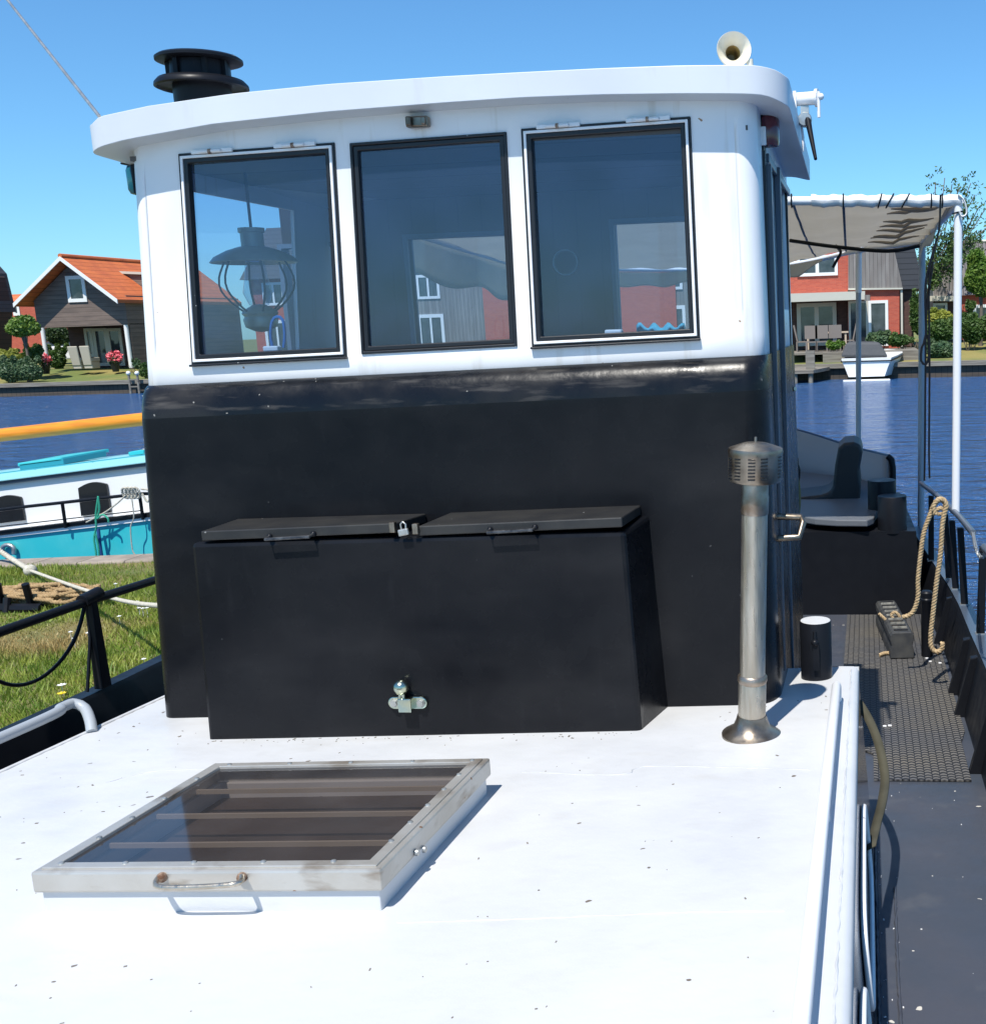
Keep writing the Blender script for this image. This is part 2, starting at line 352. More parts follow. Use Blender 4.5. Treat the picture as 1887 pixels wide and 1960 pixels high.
# back wall (seen through the front windows), with its openings
def bz(u, v): p = onY(u, v, YB); return p.x, p.z
o1 = (bz(784, 458)[0], bz(1006, 452)[0], 1.02, bz(850, 455)[1])
o2 = (bz(1177, 430)[0], bz(1330, 420)[0], 1.02, bz(1240, 426)[1])
o3 = (bz(545, 470)[0], bz(652, 470)[0], 1.02, bz(600, 474)[1])
m = MB(); xs = sorted({-2.47, -.36, o1[0], o1[1], o2[0], o2[1], o3[0], o3[1]}); zt = max(o1[3], o2[3], o3[3])
for i in range(len(xs)-1):
    hole = None
    for o in (o1, o2, o3):
        if o[0]-1e-6 <= xs[i] and xs[i+1] <= o[1]+1e-6: hole = o
    if hole: m.bx(xs[i], xs[i+1], YB-.02, YB+.02, -.9, hole[2]); m.bx(xs[i], xs[i+1], YB-.02, YB+.02, hole[3], 1.82)
    else: m.bx(xs[i], xs[i+1], YB-.02, YB+.02, -.9, 1.82)
m.build('rear_wall', m_wood_in, boat)
for o in (o1, o2, o3):
    g = MB().quad(V(o[0], YB, o[2]), V(o[1], YB, o[2]), V(o[1], YB, o[3]), V(o[0], YB, o[3])).build('rear_window', m_glass2, boat)
for o in (o1, o2, o3):
    MB().rect_ring(lambda s, z, d: V(s, YB-d, z), (o[0]-.02, o[1]+.02, o[2]-.02, o[3]+.02), o, .035, -.035).build('rear_window_frame', m_bgf, boat)
# round porthole in the dark middle door, seen through the right window
pc = onY(1083, 502, YB-.03)
MB().lathe(pc, [(.0, 0), (.05, 0), (.052, .012), (.058, .014), (.058, 0)], 24, (0, -1, 0)).build('round_door_port', mat('pale_port_glass', (.35, .45, .5), .15), boat, smooth=40)
MB().bx(-2.46, -.36, 3.63, YB, 1.70, 1.715).build('ceiling', m_ceil, boat)
MB().bx(-2.47, -.36, 3.66, YB, -.55, -.5).build('cabin_floor', m_wood_in, boat); MB().bx(-2.42, -.37, 3.66, 3.98, .88, .955).build('dashboard', m_wood_in, boat)
# port side window glass
pa = side_pts(0, 1.12); m = MB()
for i in (10, 11, 12):
    for (z0, z1) in ((WZ0, 1.66),):
        a = side_pts(0, z0); b = side_pts(0, z1); m.quad(wt(a[i], z0)+V(.015, 0, 0), wt(a[i+1], z0)+V(.015, 0, 0), wt(b[i+1], z1)+V(.015, 0, 0), wt(b[i], z1)+V(.015, 0, 0))
m.build('side_window', m_glass2, boat)
# starboard door: window, gaps, rails
xd = -.325
m = MB()
for (y0, y1) in ((4.33, 4.82),): m.quad(V(xd-.012, y0, 1.14), V(xd-.012, y1, 1.14), V(xd-.012, y1, 1.62), V(xd-.012, y0, 1.62))
dg = m.build('door_window', m_glass2, boat)
m = MB()
for y0, w_ in ((3.80, .025), (4.27, .03), (4.86, .03)): MB().bx(xd-.01, xd+.004, y0, y0+w_, -.5, 1.66).build('door_gap', m_rubber, boat)
for q_ in ((xd, xd+.02, 3.84, 3.865, -.17, 1.62), (xd, xd+.022, 4.22, 4.25, -.6, 1.66), (xd, xd+.012, 3.865, 4.95, 1.63, 1.66)): MB().bx(*q_).build('door_rail', m_cap, boat, bevel=.003)
# lower, black: flat body with a rounded shoulder under the seam
def bulge(z):
    if z > .963: return 0
    if z > .84: t = (.963-z)/.123; return .062*math.sqrt(max(0, 1-(1-t)**2))
    return .062
zl = [.966, .955, .94, .92, .90, .875, .855, .84, .82, .6, .2, -.1, -.32]
lip = MB(); low = MB(); m = low
sv = [a0+(1-2*a0)*k/24 for k in range(25)]
for j in range(len(zl)-1):
    m = lip if zl[j] > .858 else low
    for i in range(24):
        def P_(s, z): return WW(s, z, .004+bulge(z))
        m.quad(P_(sv[i], zl[j+1]), P_(sv[i+1], zl[j+1]), P_(sv[i+1], zl[j]), P_(sv[i], zl[j]))
    for right in (0, 1):
        def SP(z):
            X = XR(z) if right else XL(z)-.034; sg = 1 if right else -1; out = []; b = bulge(z)+.004
            r_ = ARC; cx = X-sg*r_
            for k in range(9):
                a = math.pi/2*k/8; out.append((cx+sg*(r_+.006)*math.sin(a), YF+r_-(r_+b)*math.cos(a)))
            return out+[(X+sg*.006, YB)]
        a = SP(zl[j+1]); b = SP(zl[j])
        for i in range(len(a)-1):
            q = [wt(a[i], zl[j+1]), wt(a[i+1], zl[j+1]), wt(b[i+1], zl[j]), wt(b[i], zl[j])]; m.quad(*(q if right else q[::-1]))
low.build('wheelhouse_lower_wall', m_black, boat, smooth=50).modifiers.new('wn', 'WEIGHTED_NORMAL')
lip.build('rolled_lip', m_lip, boat, smooth=50)
MB().bx(-2.58, -.322, 3.98, YB, -1.3, -.2).build('wheelhouse_base', m_black, boat)
# three front windows
for k, (s0, s1) in enumerate(WIN):
    fn = W; q = s_of(1)
    o = (s0, s1, WZ0, WZ1)
    def inset(r, a): return (r[0]+s_of(a), r[1]-s_of(a), r[2]+a, r[3]-a)
    if k != 1:
        fr = MB().rect_ring(fn, inset(o, .003), inset(o, .012), .012, -.02).build('window', m_wall, boat, bevel=.002)
        gk = MB().rect_ring(fn, inset(o, -.006), inset(o, .003), .006, -.02)
        gk.rect_ring(fn, inset(o, .012), inset(o, .028), .008, -.02)
        gk.add([fn(s0-.004, WZ0-.012, .018), fn(s1+.004, WZ0-.012, .018), fn(s1+.004, WZ0-.004, .018), fn(s0-.004, WZ0-.004, .018), fn(s0-.004, WZ0-.012, 0), fn(s1+.004, WZ0-.012, 0), fn(s1+.004, WZ0-.004, 0), fn(s0-.004, WZ0-.004, 0)], [(0, 1, 2, 3), (3, 2, 6, 7), (0, 4, 5, 1), (0, 3, 7, 4), (1, 5, 6, 2)])
        gi = .028
        for f in (.22, .76):
            sc = lerp(s0, s1, f); h = MB()
            h.hexa([fn(sc-.034, WZ1-.001, .016), fn(sc+.034, WZ1-.001, .016), fn(sc+.034, WZ1-.001, .0), fn(sc-.034, WZ1-.001, .0), fn(sc-.034, WZ1+.012, .016), fn(sc+.034, WZ1+.012, .016), fn(sc+.034, WZ1+.012, .0), fn(sc-.034, WZ1+.012, .0)])
            h.tube([fn(sc-.018, WZ1+.004, .022), fn(sc+.018, WZ1+.004, .022)], .006, 8)
            hh = h.build('hinge', m_wall, fr, bevel=.002)
            MB().tube([fn(sc-.002, WZ1+.003, .024), fn(sc+.002, WZ1+.003, .024)], .0085, 8).build('hinge_pin', m_rust, fr)
    else:
        fr = MB().rect_ring(fn, o, inset(o, .010), .006, -.02).build('window', m_rubber, boat, bevel=.003)
        gk = MB().rect_ring(fn, inset(o, .010), inset(o, .026), .002, -.02); gi = .026
    gk.build('gasket', m_rubber, fr, bevel=.003)
    g = inset(o, gi-.004)
    MB().quad(fn(g[0], g[2], -.012), fn(g[1], g[2], -.012), fn(g[1], g[3], -.012), fn(g[0], g[3], -.012)).build('pane', m_glass, fr, recalc=False)
    rv = None if 1 else MB().rect_ring(fn, inset(o, gi-.002), inset(o, gi+.010), -.016, -.05).build('inner_frame', m_bgf, fr)
# little black fitting above the middle window
p = onY(800, 233, YF-.02); m = MB().box(p, (.075, .03, .034)); m.box(p+V(-.022, -.02, 0), (.02, .02, .03)); m.box(p+V(.026, -.018, .0), (.016, .02, .026))
m.build('small_catch', m_capst, boat, bevel=.005)
# roof of the wheelhouse: cambered slab with rounded corners, outline read off the photograph
YV = 3.53
RT = [(171, 234), (190, 222), (282, 202), (446, 178), (625, 160), (850, 145), (1000, 137), (1150, 129.5), (1304, 124), (1445, 123), (1484, 126), (1500, 131)]
RB = [(171, 286), (240, 267), (407, 237), (625, 213.5), (850, 196), (1000, 186), (1150, 180.5), (1304, 178.5), (1405, 178.8), (1465, 180), (1500, 188)]
def zprof(T): q = [onY(u, v, YV) for u, v in T]; return [(p.x, p.z) for p in q]
ZT, ZB = zprof(RT), zprof(RB); RX0, RX1 = onY(171, 250, YV).x-.045, onY(1506, 170, YV).x; YRE = 4.95
def yfront(x):
    for c, sg, r in ((RX0+.10, -1, .10), (RX1-.13, 1, .13)):
        if (x-c)*sg > 0: return YV+r-math.sqrt(max(0, r*r-(x-c)**2))
    return YV
def zroof(x, y): return interp(x, ZT)-SL*(y-YV)
def zroofb(x, y): return interp(x, ZB)-SL*(y-YV)
xs = [RX0+.10*(1-math.cos(math.pi/2*k/8)) for k in range(9)]+[lerp(RX0+.10, RX1-.13, k/40) for k in range(1, 40)]+[RX1-.13+.13*math.sin(math.pi/2*k/8) for k in range(9)]
m = MB(); N_ = len(xs)
for i in range(N_-1):
    a, b = xs[i], xs[i+1]; fa, fb = yfront(a), yfront(b)
    m.quad(V(a, fa, zroof(a, fa)), V(b, fb, zroof(b, fb)), V(b, YRE, zroof(b, YRE)), V(a, YRE, zroof(a, YRE)))
    m.quad(V(a, fa, zroofb(a, fa)), V(a, YRE, zroofb(a, YRE)), V(b, YRE, zroofb(b, YRE)), V(b, fb, zroofb(b, fb)))
    m.quad(V(a, fa, zroofb(a, fa)), V(b, fb, zroofb(b, fb)), V(b, fb, zroof(b, fb)), V(a, fa, zroof(a, fa)))
    m.quad(V(a, YRE, zroofb(a, YRE)), V(a, YRE, zroof(a, YRE)), V(b, YRE, zroof(b, YRE)), V(b, YRE, zroofb(b, YRE)))
for x in (RX0, RX1):
    f = yfront(x); m.quad(V(x, f, zroofb(x, f)), V(x, YRE, zroofb(x, YRE)), V(x, YRE, zroof(x, YRE)), V(x, f, zroof(x, f)))
m.build('wheelhouse_roof', m_fascia, boat, smooth=40, bevel=.004)
# side lights
p = onY(1474, 252, 3.84)
m = MB(); m.box(p+V(-.035, .01, .0), (.03, .10, .13)); m.bx(p.x-.05, p.x+.02, p.y-.05, p.y+.06, p.z+.055, p.z+.07); sl = m.build('side_light', m_blackm, boat, bevel=.006); sl['label'] = 'red side light'
m = MB(); m.lathe(p+V(-.01, 0, -.05), [(.0, 0), (.038, .004), (.042, .02), (.042, .085), (.036, .1), (0, .103)], 20); m.build('lens', m_red, sl, smooth=40)
MB().box(p+V(-.025, -.052, -.02), (.03, .012, .06)).build('bracket', m_whitep, sl, bevel=.003)
p = onY(254, 345, 3.80)
m = MB(); m.box(p+V(.03, .01, .0), (.02, .09, .10)); m.bx(p.x-.02, p.x+.04, p.y-.03, p.y+.05, p.z+.052, p.z+.060); sl = m.build('side_light', m_blackm, boat, bevel=.006); sl['label'] = 'green side light'
MB().lathe(p+V(.008, 0, -.052), [(.0, 0), (.018, .006), (.025, .02), (.026, .085), (.02, .1), (0, .103)], 20).build('lens', m_green, sl, smooth=40)
# mushroom vent on the roof
c = onY(382, 122, 4.15); c.z -= .0
r1 = (onY(465, 122, 4.15).x-c.x)*.885
zb_ = zroof(c.x, 4.15)
ZV = lambda v: onY(382, v, 4.15).z
m = MB().lathe((c.x, c.y, 0), [(0, ZV(103)), (r1*.6, ZV(104)), (r1*.93, ZV(109)), (r1, ZV(113)), (r1, ZV(118)), (r1*.93, ZV(120)), (r1*.2, ZV(117)), (0, ZV(117))], 40); vt = m.build('mushroom_vent', m_blackm, boat, smooth=40)
m = MB().lathe((c.x, c.y, 0), [(r1*.70, ZV(150)), (r1*.98, ZV(154)), (r1*1.07, ZV(162)), (r1*1.08, ZV(168)), (r1*1.02, ZV(170)), (r1*.98, ZV(166)), (r1*.66, ZV(164))], 40)
m.lathe((c.x, c.y, 0), [(r1*.68, ZV(120)), (r1*.70, ZV(150)), (r1*.67, ZV(168)), (r1*.68, zb_-.03)], 40)
m.build('vent_base', m_blackm, vt, smooth=40)
m = MB()
for a in (200, 255, 310, 350, 60, 130): MB().box((c.x+math.cos(R(a))*r1*.72, c.y+math.sin(R(a))*r1*.72, (ZV(118)+ZV(152))/2), (.016, .016, ZV(118)-ZV(152))).build('vent_rib', m_blackm, vt)
# horn
c = onY(1405, 94, 3.95); rh = (onY(1438, 94, 3.95).x-onY(1371, 94, 3.95).x)/2
ax = (V(0, 0, CAMH)-c).normalized(); ax = (ax+V(.12, 0, .28)).normalized()
m = MB().lathe(c, [(rh*.97, .006), (rh, .0), (rh*.98, -.006), (rh*.72, -.022), (rh*.48, -.05), (rh*.36, -.09), (rh*.3, -.2), (0, -.2)], 36, ax, cap=False); hn = m.build('horn', m_cream, boat, smooth=50)
MB().lathe(c, [(rh*.97, .006), (rh*.80, -.006), (rh*.58, -.020), (rh*.42, -.040)], 36, ax, cap=False).build('horn_bell', m_cream, hn, smooth=50)
MB().lathe(c, [(rh*.42, -.040), (rh*.33, -.075), (rh*.2, -.1), (0, -.1)], 36, ax, cap=False).build('horn_throat', m_horn_in, hn, smooth=50)
m = MB().tube([c+V(.05, .02, -.03), V(c.x+.055, c.y+.03, zroof(c.x, 3.98)-.02)], .012, 10); m.box((c.x+.045, c.y+.05, zroof(c.x, 4)+.01), (.05, .08, .03)); m.tube([c-ax*.15, V(c.x, c.y+.15, zroof(c.x, 4.1)-.02)], .014, 10)
m.build('horn_bracket', m_cream, hn, smooth=40)
# hand-worked search light bracket on the starboard roof edge
c = onY(1540, 200, 4.2)
m = MB(); m.box((c.x-.035, c.y, c.z-.01), (.012, .06, .11)); m.tube([c+V(-.035, 0, .02), c+V(.045, -.01, .02)], .024, 14); m.tube([c+V(.04, -.01, .02), c+V(.05, -.012, .02)], .032, 14); m.tube([c+V(.052, -.02, .04), c+V(.052, -.02, -.05)], .006, 8); m.sph(c+V(.06, -.02, .022), .012)
sl = m.build('roof_light_bracket', m_whitep, boat, smooth=40)
m = MB().lathe(c+V(.0, -.035, -.055), [(0, 0), (.022, .0), (.026, -.012), (.026, -.03), (0, -.03)], 20, (0, -1, 0)); m.box(c+V(0, 0, -.03), (.03, .03, .05)); m.build('swivel', m_galv, sl, smooth=40)
e1 = onY(1545, 225, 4.18); e2 = onY(1561, 304, 4.05)
MB().tube([e1, e1.lerp(e2, .3), e2], [.013, .010, .006], 10).build('lever', m_blackm, sl, smooth=40)
MB().tube([onY(1533, 235, 4.2), onY(1537, 262, 4.2), onY(1536, 290, 4.2)], .005, 8).build('cord', m_whitep, sl)
# ---------------- coach roof
def edgeX(y): return -.04
CX0, CX1, CY0, CY1 = -2.777, -.04, -2.5, 4.02
m = MB()
rr = .02
prof = [(CX0-.0, -.07), (CX0, -rr), (CX0+rr*.3, -rr*.3), (CX0+rr, 0), (CX0+.09, .0), (CX1-.085, 0.0), (CX1-.075, .003), (CX1-rr, .001), (CX1-rr*.3, -rr*.3), (CX1, -rr), (CX1, -.07)]
xs2 = []
for (x, h) in prof: xs2.append((x, h))
ys = [CY0+(CY1-CY0)*k/30 for k in range(31)]
for j in range(30):
    for i in range(len(prof)-1):
        (xa, ha), (xb, hb) = prof[i], prof[i+1]
        m.quad(V(xa, ys[j], rz(xa, ys[j], ha)), V(xb, ys[j], rz(xb, ys[j], hb)), V(xb, ys[j+1], rz(xb, ys[j+1], hb)), V(xa, ys[j+1], rz(xa, ys[j+1], ha)))
for y in (CY0, CY1): m.quad(V(CX0, y, rz(CX0, y, -.07)), V(CX1, y, rz(CX1, y, -.07)), V(CX1, y, rz(CX1, y, -.0)), V(CX0, y, rz(CX0, y, 0)))
m.build('coach_roof', m_white, boat, smooth=60)
# weld seams on the roof
def weld(pts, r=.004, name='weld_seam', mm=None):
    q = smooth_path([Vector(p) for p in pts], .02); q = [p+V(random.uniform(-.0015, .0015), random.uniform(-.0015, .0015), random.uniform(-.001, .0005)) for p in q]
    MB().tube(q, [r*random.uniform(.6, 1.2) for _ in q], 6).build(name, mm or m_white, boat, smooth=60)
def PR(x, y, h=0): return V(x, y, rz(x, y, h))
weld([PR(CX1-.03, y, .0005) for y in (.8, 1.6, 2.4, 3.2, 3.98)], .0035)
weld([PR(CX0+.05, 2.0, 0), PR(-2.0, 3.02, -.001)][:1]+[PR(CX0+.04, y, 0) for y in (2.6, 3.2, 3.9)], .006)
def UP(u, v, h=0): return onP(u, v, h)
weld([UP(1000, 1478, -.0004), UP(1150, 1484, -.0004), UP(1210, 1480, -.0004), UP(1230, 1468, -.0004), UP(1420, 1470, -.0004), UP(1550, 1474, -.0004)], .0022, mm=m_weldg)
weld([UP(200, 1500, -.0004), UP(290, 1478, -.0004), UP(400, 1472, -.0004)], .0022, mm=m_weldg)
weld([UP(760, 1768, -.0004), UP(1000, 1760, -.0004), UP(1300, 1748, -.0004), UP(1500, 1745, -.0004)], .002)
def patch(pts, name='paint_patch'):
    q = [onP(u, v, .0008) for u, v in pts]; MB().prism(q, (0, 0, .0006)).build(name, m_patch, boat)
m_patch = mat('fresher_white_paint', (.585, .60, .615), .36, col2=(.53, .55, .57), ns=3, bump=.2, bs=14)
#patch([(1005, 1486), (1150, 1488), (1215, 1484), (1236, 1472), (1420, 1474), (1418, 1552), (1310, 1560), (1120, 1548), (998, 1544)])
#patch([(225, 1500), (330, 1494), (372, 1496), (330, 1520), (240, 1578), (150, 1582), (120, 1570)])
hx_ = type('h', (), dict(x0=-1.93, x1=-1.0)); rg = random.Random(77); m = MB()
for _ in range(230):
    x = rg.uniform(-2.7, -.15); y = rg.uniform(1.5, 4.0)
    if rg.random() < .3: y = 3.29-abs(rg.gauss(0, .03)); x = rg.uniform(-2.2, -.75)
    if hx_.x0 < x < hx_.x1 and 2.0 < y < 2.95: continue
    s_ = rg.uniform(.0009, .0035)*(1 if rg.random() < .85 else 1.9); m.box((x, y, rz(x, y, .0006)), (s_*rg.uniform(1, 3), s_, .0012), Matrix.Rotation(rg.uniform(0, 3), 3, 'Z'))
tag(m.build('dirt_flakes', mat('dirt', (.10, .085, .065), .9, col2=(.22, .2, .17), ns=30), None), 'specks of dirt and dry leaf scattered over the white coach roof', kind='stuff')
weld([W(s, -.245+.0, .075)+V(0, 0, .0) for s in (.78, .86, .95)], .005)
# cabin side with its long windows
def XS(h): return lerp(-.045, .008, min(1, -h/.7))
m = MB()
for j in range(30): m.quad(V(XS(-.05), ys[j], rz(0, ys[j], -.05)), V(XS(-.8), ys[j], rz(0, ys[j], -.80)), V(XS(-.8), ys[j+1], rz(0, ys[j+1], -.80)), V(XS(-.05), ys[j+1], rz(0, ys[j+1], -.05)))
m.quad(V(XS(-.05), CY1, rz(0, CY1, -.05)), V(XS(-.8), CY1, rz(0, CY1, -.8)), V(-.4, CY1, rz(0, CY1, -.8)), V(-.4, CY1, rz(0, CY1, -.05)))
m.build('cabin_side', m_navy, boat)
for (ya, yb) in ((1.25, 2.15), (2.35, 3.15)):
    q = []
    for k in range(33):
        a = 2*math.pi*k/32; cyy = (ya+yb)/2+math.copysign(abs(math.cos(a))**.4, math.cos(a))*(yb-ya)/2; hh = -.30+math.copysign(abs(math.sin(a))**.4, math.sin(a))*.13
        q.append(V(XS(hh)+.008, cyy, rz(0, cyy, hh)))
    sw = MB().tube(q, .008, 8).build('cabin_window', m_whitep, boat, smooth=60)
    MB().add([p+V(-.008, 0, 0) for p in q[:-1]], [tuple(range(32))]).build('pane', m_dark, sw)
weld([V(.012, y, rz(0, y, -.695)) for y in (.6, 1.5, 2.5, 3.5, 4.0)], .007, 'deck_weld', m_deck)
weld([V(.075+.004*math.sin(y*9), y, -.698-SL*y) for y in (1.2, 1.7, 2.2, 2.7, 3.2, 3.6)], .006, 'deck_weld', m_deck)
# ---------------- skylight hatch
fz = onY(722, 1665, 2.09); Z0t = fz.z-rz(fz.x, fz.y)
fb = onY(722, 1707, 2.09); Z0b = fb.z-rz(fb.x, fb.y)
hx0, hx1 = onP(56, 1671, Z0t).x, onP(726, 1667, Z0t).x; hy0 = onP(400, 1668, Z0t).y; hy1 = onP(905, 1451, Z0t).y; hx0b = onP(420, 1453, Z0t).x
def H(a, b, h): x = lerp(hx0, hx1, a); y = lerp(hy0, hy1, b); return V(x, y, rz(x, y, h))
hw, hd = hx1-hx0, hy1-hy0
def hring(mb, i0, i1, h0, h1):
    a0_, b0 = i0/hw, i0/hd; a1, b1 = i1/hw, i1/hd
    o = [(a0_, b0), (1-a0_, b0), (1-a0_, 1-b0), (a0_, 1-b0)]; n_ = [(a1, b1), (1-a1, b1), (1-a1, 1-b1), (a1, 1-b1)]
    vs = [H(*q, h1) for q in o]+[H(*q, h1) for q in n_]+[H(*q, h0) for q in o]+[H(*q, h0) for q in n_]; fs = []
    for k in range(4):
        n2 = (k+1) % 4; fs += [(k, n2, 4+n2, 4+k), (8+n2, 8+k, 12+k, 12+n2), (k, 8+k, 8+n2, n2), (4+n2, 12+n2, 12+k, 4+k)]
    return mb.add(vs, fs)
hatch = hring(MB(), .012, .03, -.01, Z0b).build('skylight', m_white, boat, bevel=.003); hatch['label'] = 'low skylight hatch with weathered metal frame and tinted pane'
hring(MB(), .0, .02, Z0b-.0, Z0t).build('skylight_frame', m_alu, hatch, bevel=.006)
hring(MB(), .0155, .043, Z0t-.006, Z0t+.004).build('skylight_rim', m_alu, hatch, bevel=.002)
MB().add([H(a, b, Z0t-.004) for a, b in ((.02, .02), (.98, .02), (.98, .98), (.02, .98))], [(0, 1, 2, 3)]).build('skylight_pane', m_hatchglass, hatch, recalc=False)
MB().add([H(a, b, .006) for a, b in ((.02, .02), (.98, .02), (.98, .98), (.02, .98))], [(0, 1, 2, 3)]).build('inner_board', m_hatchwood, hatch)
for b in (.27, .52, .76): MB().hexa([H(a, b+db, Z0t-.03+h) for h in (0, .012) for a, db in ((.06, 0), (.94, 0), (.94, .010), (.06, .010))]).build('skylight_bar', m_bar, hatch)
m = MB()
for a, b in [(x, .05) for x in (.06, .25, .45, .65, .85)]+[(x, .955) for x in (.08, .3, .52, .74, .95)]+[(.955, y) for y in (.2, .35, .5, .65, .8)]+[(.045, y) for y in (.25, .42, .6, .8)]:
    p = H(a, b, Z0t+.004); MB().lathe(p, [(.0065, 0), (.006, .0025), (.003, .004), (0, .004)], 10).build('screw', m_galv, hatch, smooth=40)
# handle: a bar bent forwards on two rusty lugs
Zm = (Z0t+Z0b)/2
def HF(u, v, dy=0): p = onY(u, v, hy0-dy); return p
ha = [HF(305, 1678, .0), HF(298, 1690, .025), HF(310, 1699, .045), HF(385, 1698, .047), HF(447, 1693, .045), HF(462, 1686, .025), HF(462, 1674, .0)]
MB().tube(smooth_path(ha, .008), .006, 10).build('skylight_handle', m_steel, hatch, smooth=60)
for uu in (310, 463): MB().sph(HF(uu, 1680, .004), .0115, 10, 8).build('rusty_lug', m_rust, hatch, smooth=60)
m = MB()
for u, v in ((798, 1632), (812, 1626)): q = onX(u, v, hx1+.004); MB().lathe((hx1+.002, q.y, q.z), [(.009, 0), (.008, .006), (0, .009)], 10, (1, 0, 0)).build('side_bolt', m_galv, hatch, smooth=40)
# ---------------- locker in front of the wheelhouse
LY = 3.30
tl, tr_ = onY(365, 1040, LY), onY(1195, 1018, LY); bl, br = onP(400, 1415), onP(1226, 1400)
bl.y = br.y = LY; tbr = onY(1250, 982, 3.60); bbr = onP(1288, 1345); bbr.y = 3.60
bl.z -= .03; br.z -= .03; bbr.z -= .03
ctl = V(tl.x, 3.60, tbr.z-.02); cbl = V(bl.x, 3.60, bl.z)
lk = MB().hexa([bl, br, bbr, cbl, tl, tr_, tbr, ctl]).build('locker', m_black, boat, bevel=.014)
def lid(fl_, fr_, bl_, br_, th=.032):
    a, b = onY(*fl_, LY-.004), onY(*fr_, LY-.004); c_, d = onY(*br_, 3.55), onY(*bl_, 3.55); t = V(0, 0, -th)
    return MB().hexa([a+t, b+t, c_+t, d+t, a, b, c_, d])
l1 = lid((384, 1017), (757, 1001), (455, 993), (815, 983)).build('locker_lid', m_lid, lk, bevel=.004)
l2 = lid((800, 1007), (1190, 990), (862, 981), (1226, 967)).build('locker_lid', m_lid, lk, bevel=.004)
for (u0, v0, u1, v1) in ((516, 1027, 600, 1022), (938, 1014, 1024, 1009)):
    a, b = onY(u0, v0, LY-.006), onY(u1, v1, LY-.006); f = V(0, -.028, -.004)
    MB().tube([a, a+f, b+f, b], .0055, 8).build('lid_handle', m_worn, lk, smooth=30)
    for e_ in (a, b): MB().sph(e_, .010, 8, 6).build('handle_foot', m_blackm, lk, smooth=60)
pk = onY(772, 1014, LY-.02)
pd = MB().box(pk+V(0, 0, -.008), (.034, .014, .022), Matrix.Rotation(R(-10), 3, 'Y')).build('padlock', m_galv, None, bevel=.004)
tag(pd, 'small grey padlock hanging between the two black locker lids', 'padlock')
MB().tube([pk+V(-.006, 0, 0), pk+V(-.008, 0, .018), pk+V(0, 0, .026), pk+V(.009, 0, .018), pk+V(.008, 0, 0)], .003, 8).build('shackle', m_galv, pd, smooth=60)
for e_ in (onY(752, 1009, LY-.008), onY(796, 1012, LY-.008)): MB().box(e_, (.018, .02, .033)).build('hasp', m_capst, lk, bevel=.002)
# ball hook on the locker
pc = onY(782, 1344, LY-.004)
bk = MB()
q = []
for k in range(24):
    a = 2*math.pi*k/24; q.append(pc+V((.044 if math.cos(a) > 0 else -.044)+.022*math.cos(a), 0, .021*math.sin(a)))
bk.prism(q, (0, -.010, 0)); bk.hexa([pc+V(x, y, z) for z in (-.024, .022) for x, y in ((-.022, -.035), (.022, -.035), (.022, 0), (-.022, 0))])
bh = bk.build('ball_hook', m_goldzinc, boat, bevel=.003)
m = MB().lathe(pc+V(-.012, -.02, .02), [(.013, 0), (.011, .014), (.012, .02)], 20); m.sph(pc+V(-.012, -.02, .058), .0255, 24, 16); m.build('ball', m_goldzinc, bh, smooth=60)
m = MB()
for dx in (-.044, .046): MB().lathe(pc+V(dx, -.010, 0), [(.015, 0), (.015, .003), (.011, .003), (.011, .010), (0, .010)], 6, (0, -1, 0)).build('bolt', m_galv, bh)
# ---------------- exhaust
eb = onP(1438, 1408); et = onY(1446, 852, 3.22); eb.y = 3.24
def EP(t): return eb.lerp(et, t)
ax = (et-eb).normalized(); Lh = (et-eb).length
def vt_(v): return (onY(1442, v, 3.24).z-eb.z)/ (et.z-eb.z)*Lh
ex = MB().lathe(eb, [(.0395, vt_(1300)), (.0395, vt_(980))], 32, ax).build('exhaust_pipe', m_steel, boat, smooth=50)
MB().lathe(eb, [(.094, -.002), (.094, .004), (.085, .010), (.060, .025), (.050, .05), (.046, .065)], 36, ax).build('flange', m_capst, ex, smooth=40)
MB().lathe(eb, [(.0435, .062), (.0435, vt_(1308)), (.0405, vt_(1302))], 32, ax).build('pipe_sleeve', m_steel, ex, smooth=40)
MB().lathe(eb, [(.043, vt_(1306)), (.0465, vt_(1301)), (.0465, vt_(1294)), (.041, vt_(1290))], 32, ax).build('clamp', m_burn, ex, smooth=40)
MB().lathe(eb, [(.0405, vt_(982)), (.0425, vt_(978)), (.0425, vt_(950)), (.041, vt_(946)), (.041, vt_(918))], 32, ax).build('pipe_neck', m_burn, ex, smooth=40)
MB().lathe(eb, [(.041, vt_(924)), (.076, vt_(919)), (.081, vt_(914)), (.081, vt_(868)), (.083, vt_(862)), (.080, vt_(856)), (.04, vt_(847)), (0, vt_(844))], 40, ax).build('cap', m_capst, ex, smooth=35)
m = MB()
N = ax.orthogonal().normalized(); Bx = ax.cross(N)
for a0_ in (-92, -66, -150, -125, -200, -20, 20, 60):
    for k in range(7):
        zc = lerp(vt_(910), vt_(872), k/6); an = R(a0_); w2 = R(7.5)
        for sgn in (0,):
            q = []
            for t in (-1, -.5, 0, .5, 1):
                aa = an+w2*t; dirv = V(math.cos(aa), math.sin(aa), 0); q.append(eb+ax*zc+dirv*.0812)
            MB().tube(q, .0024, 6).build('cap_slot', m_dark, ex)
MB().tube([eb+ax*vt_(847), eb+ax*vt_(835)], .004, 8).build('cap_stud', m_burn, ex)
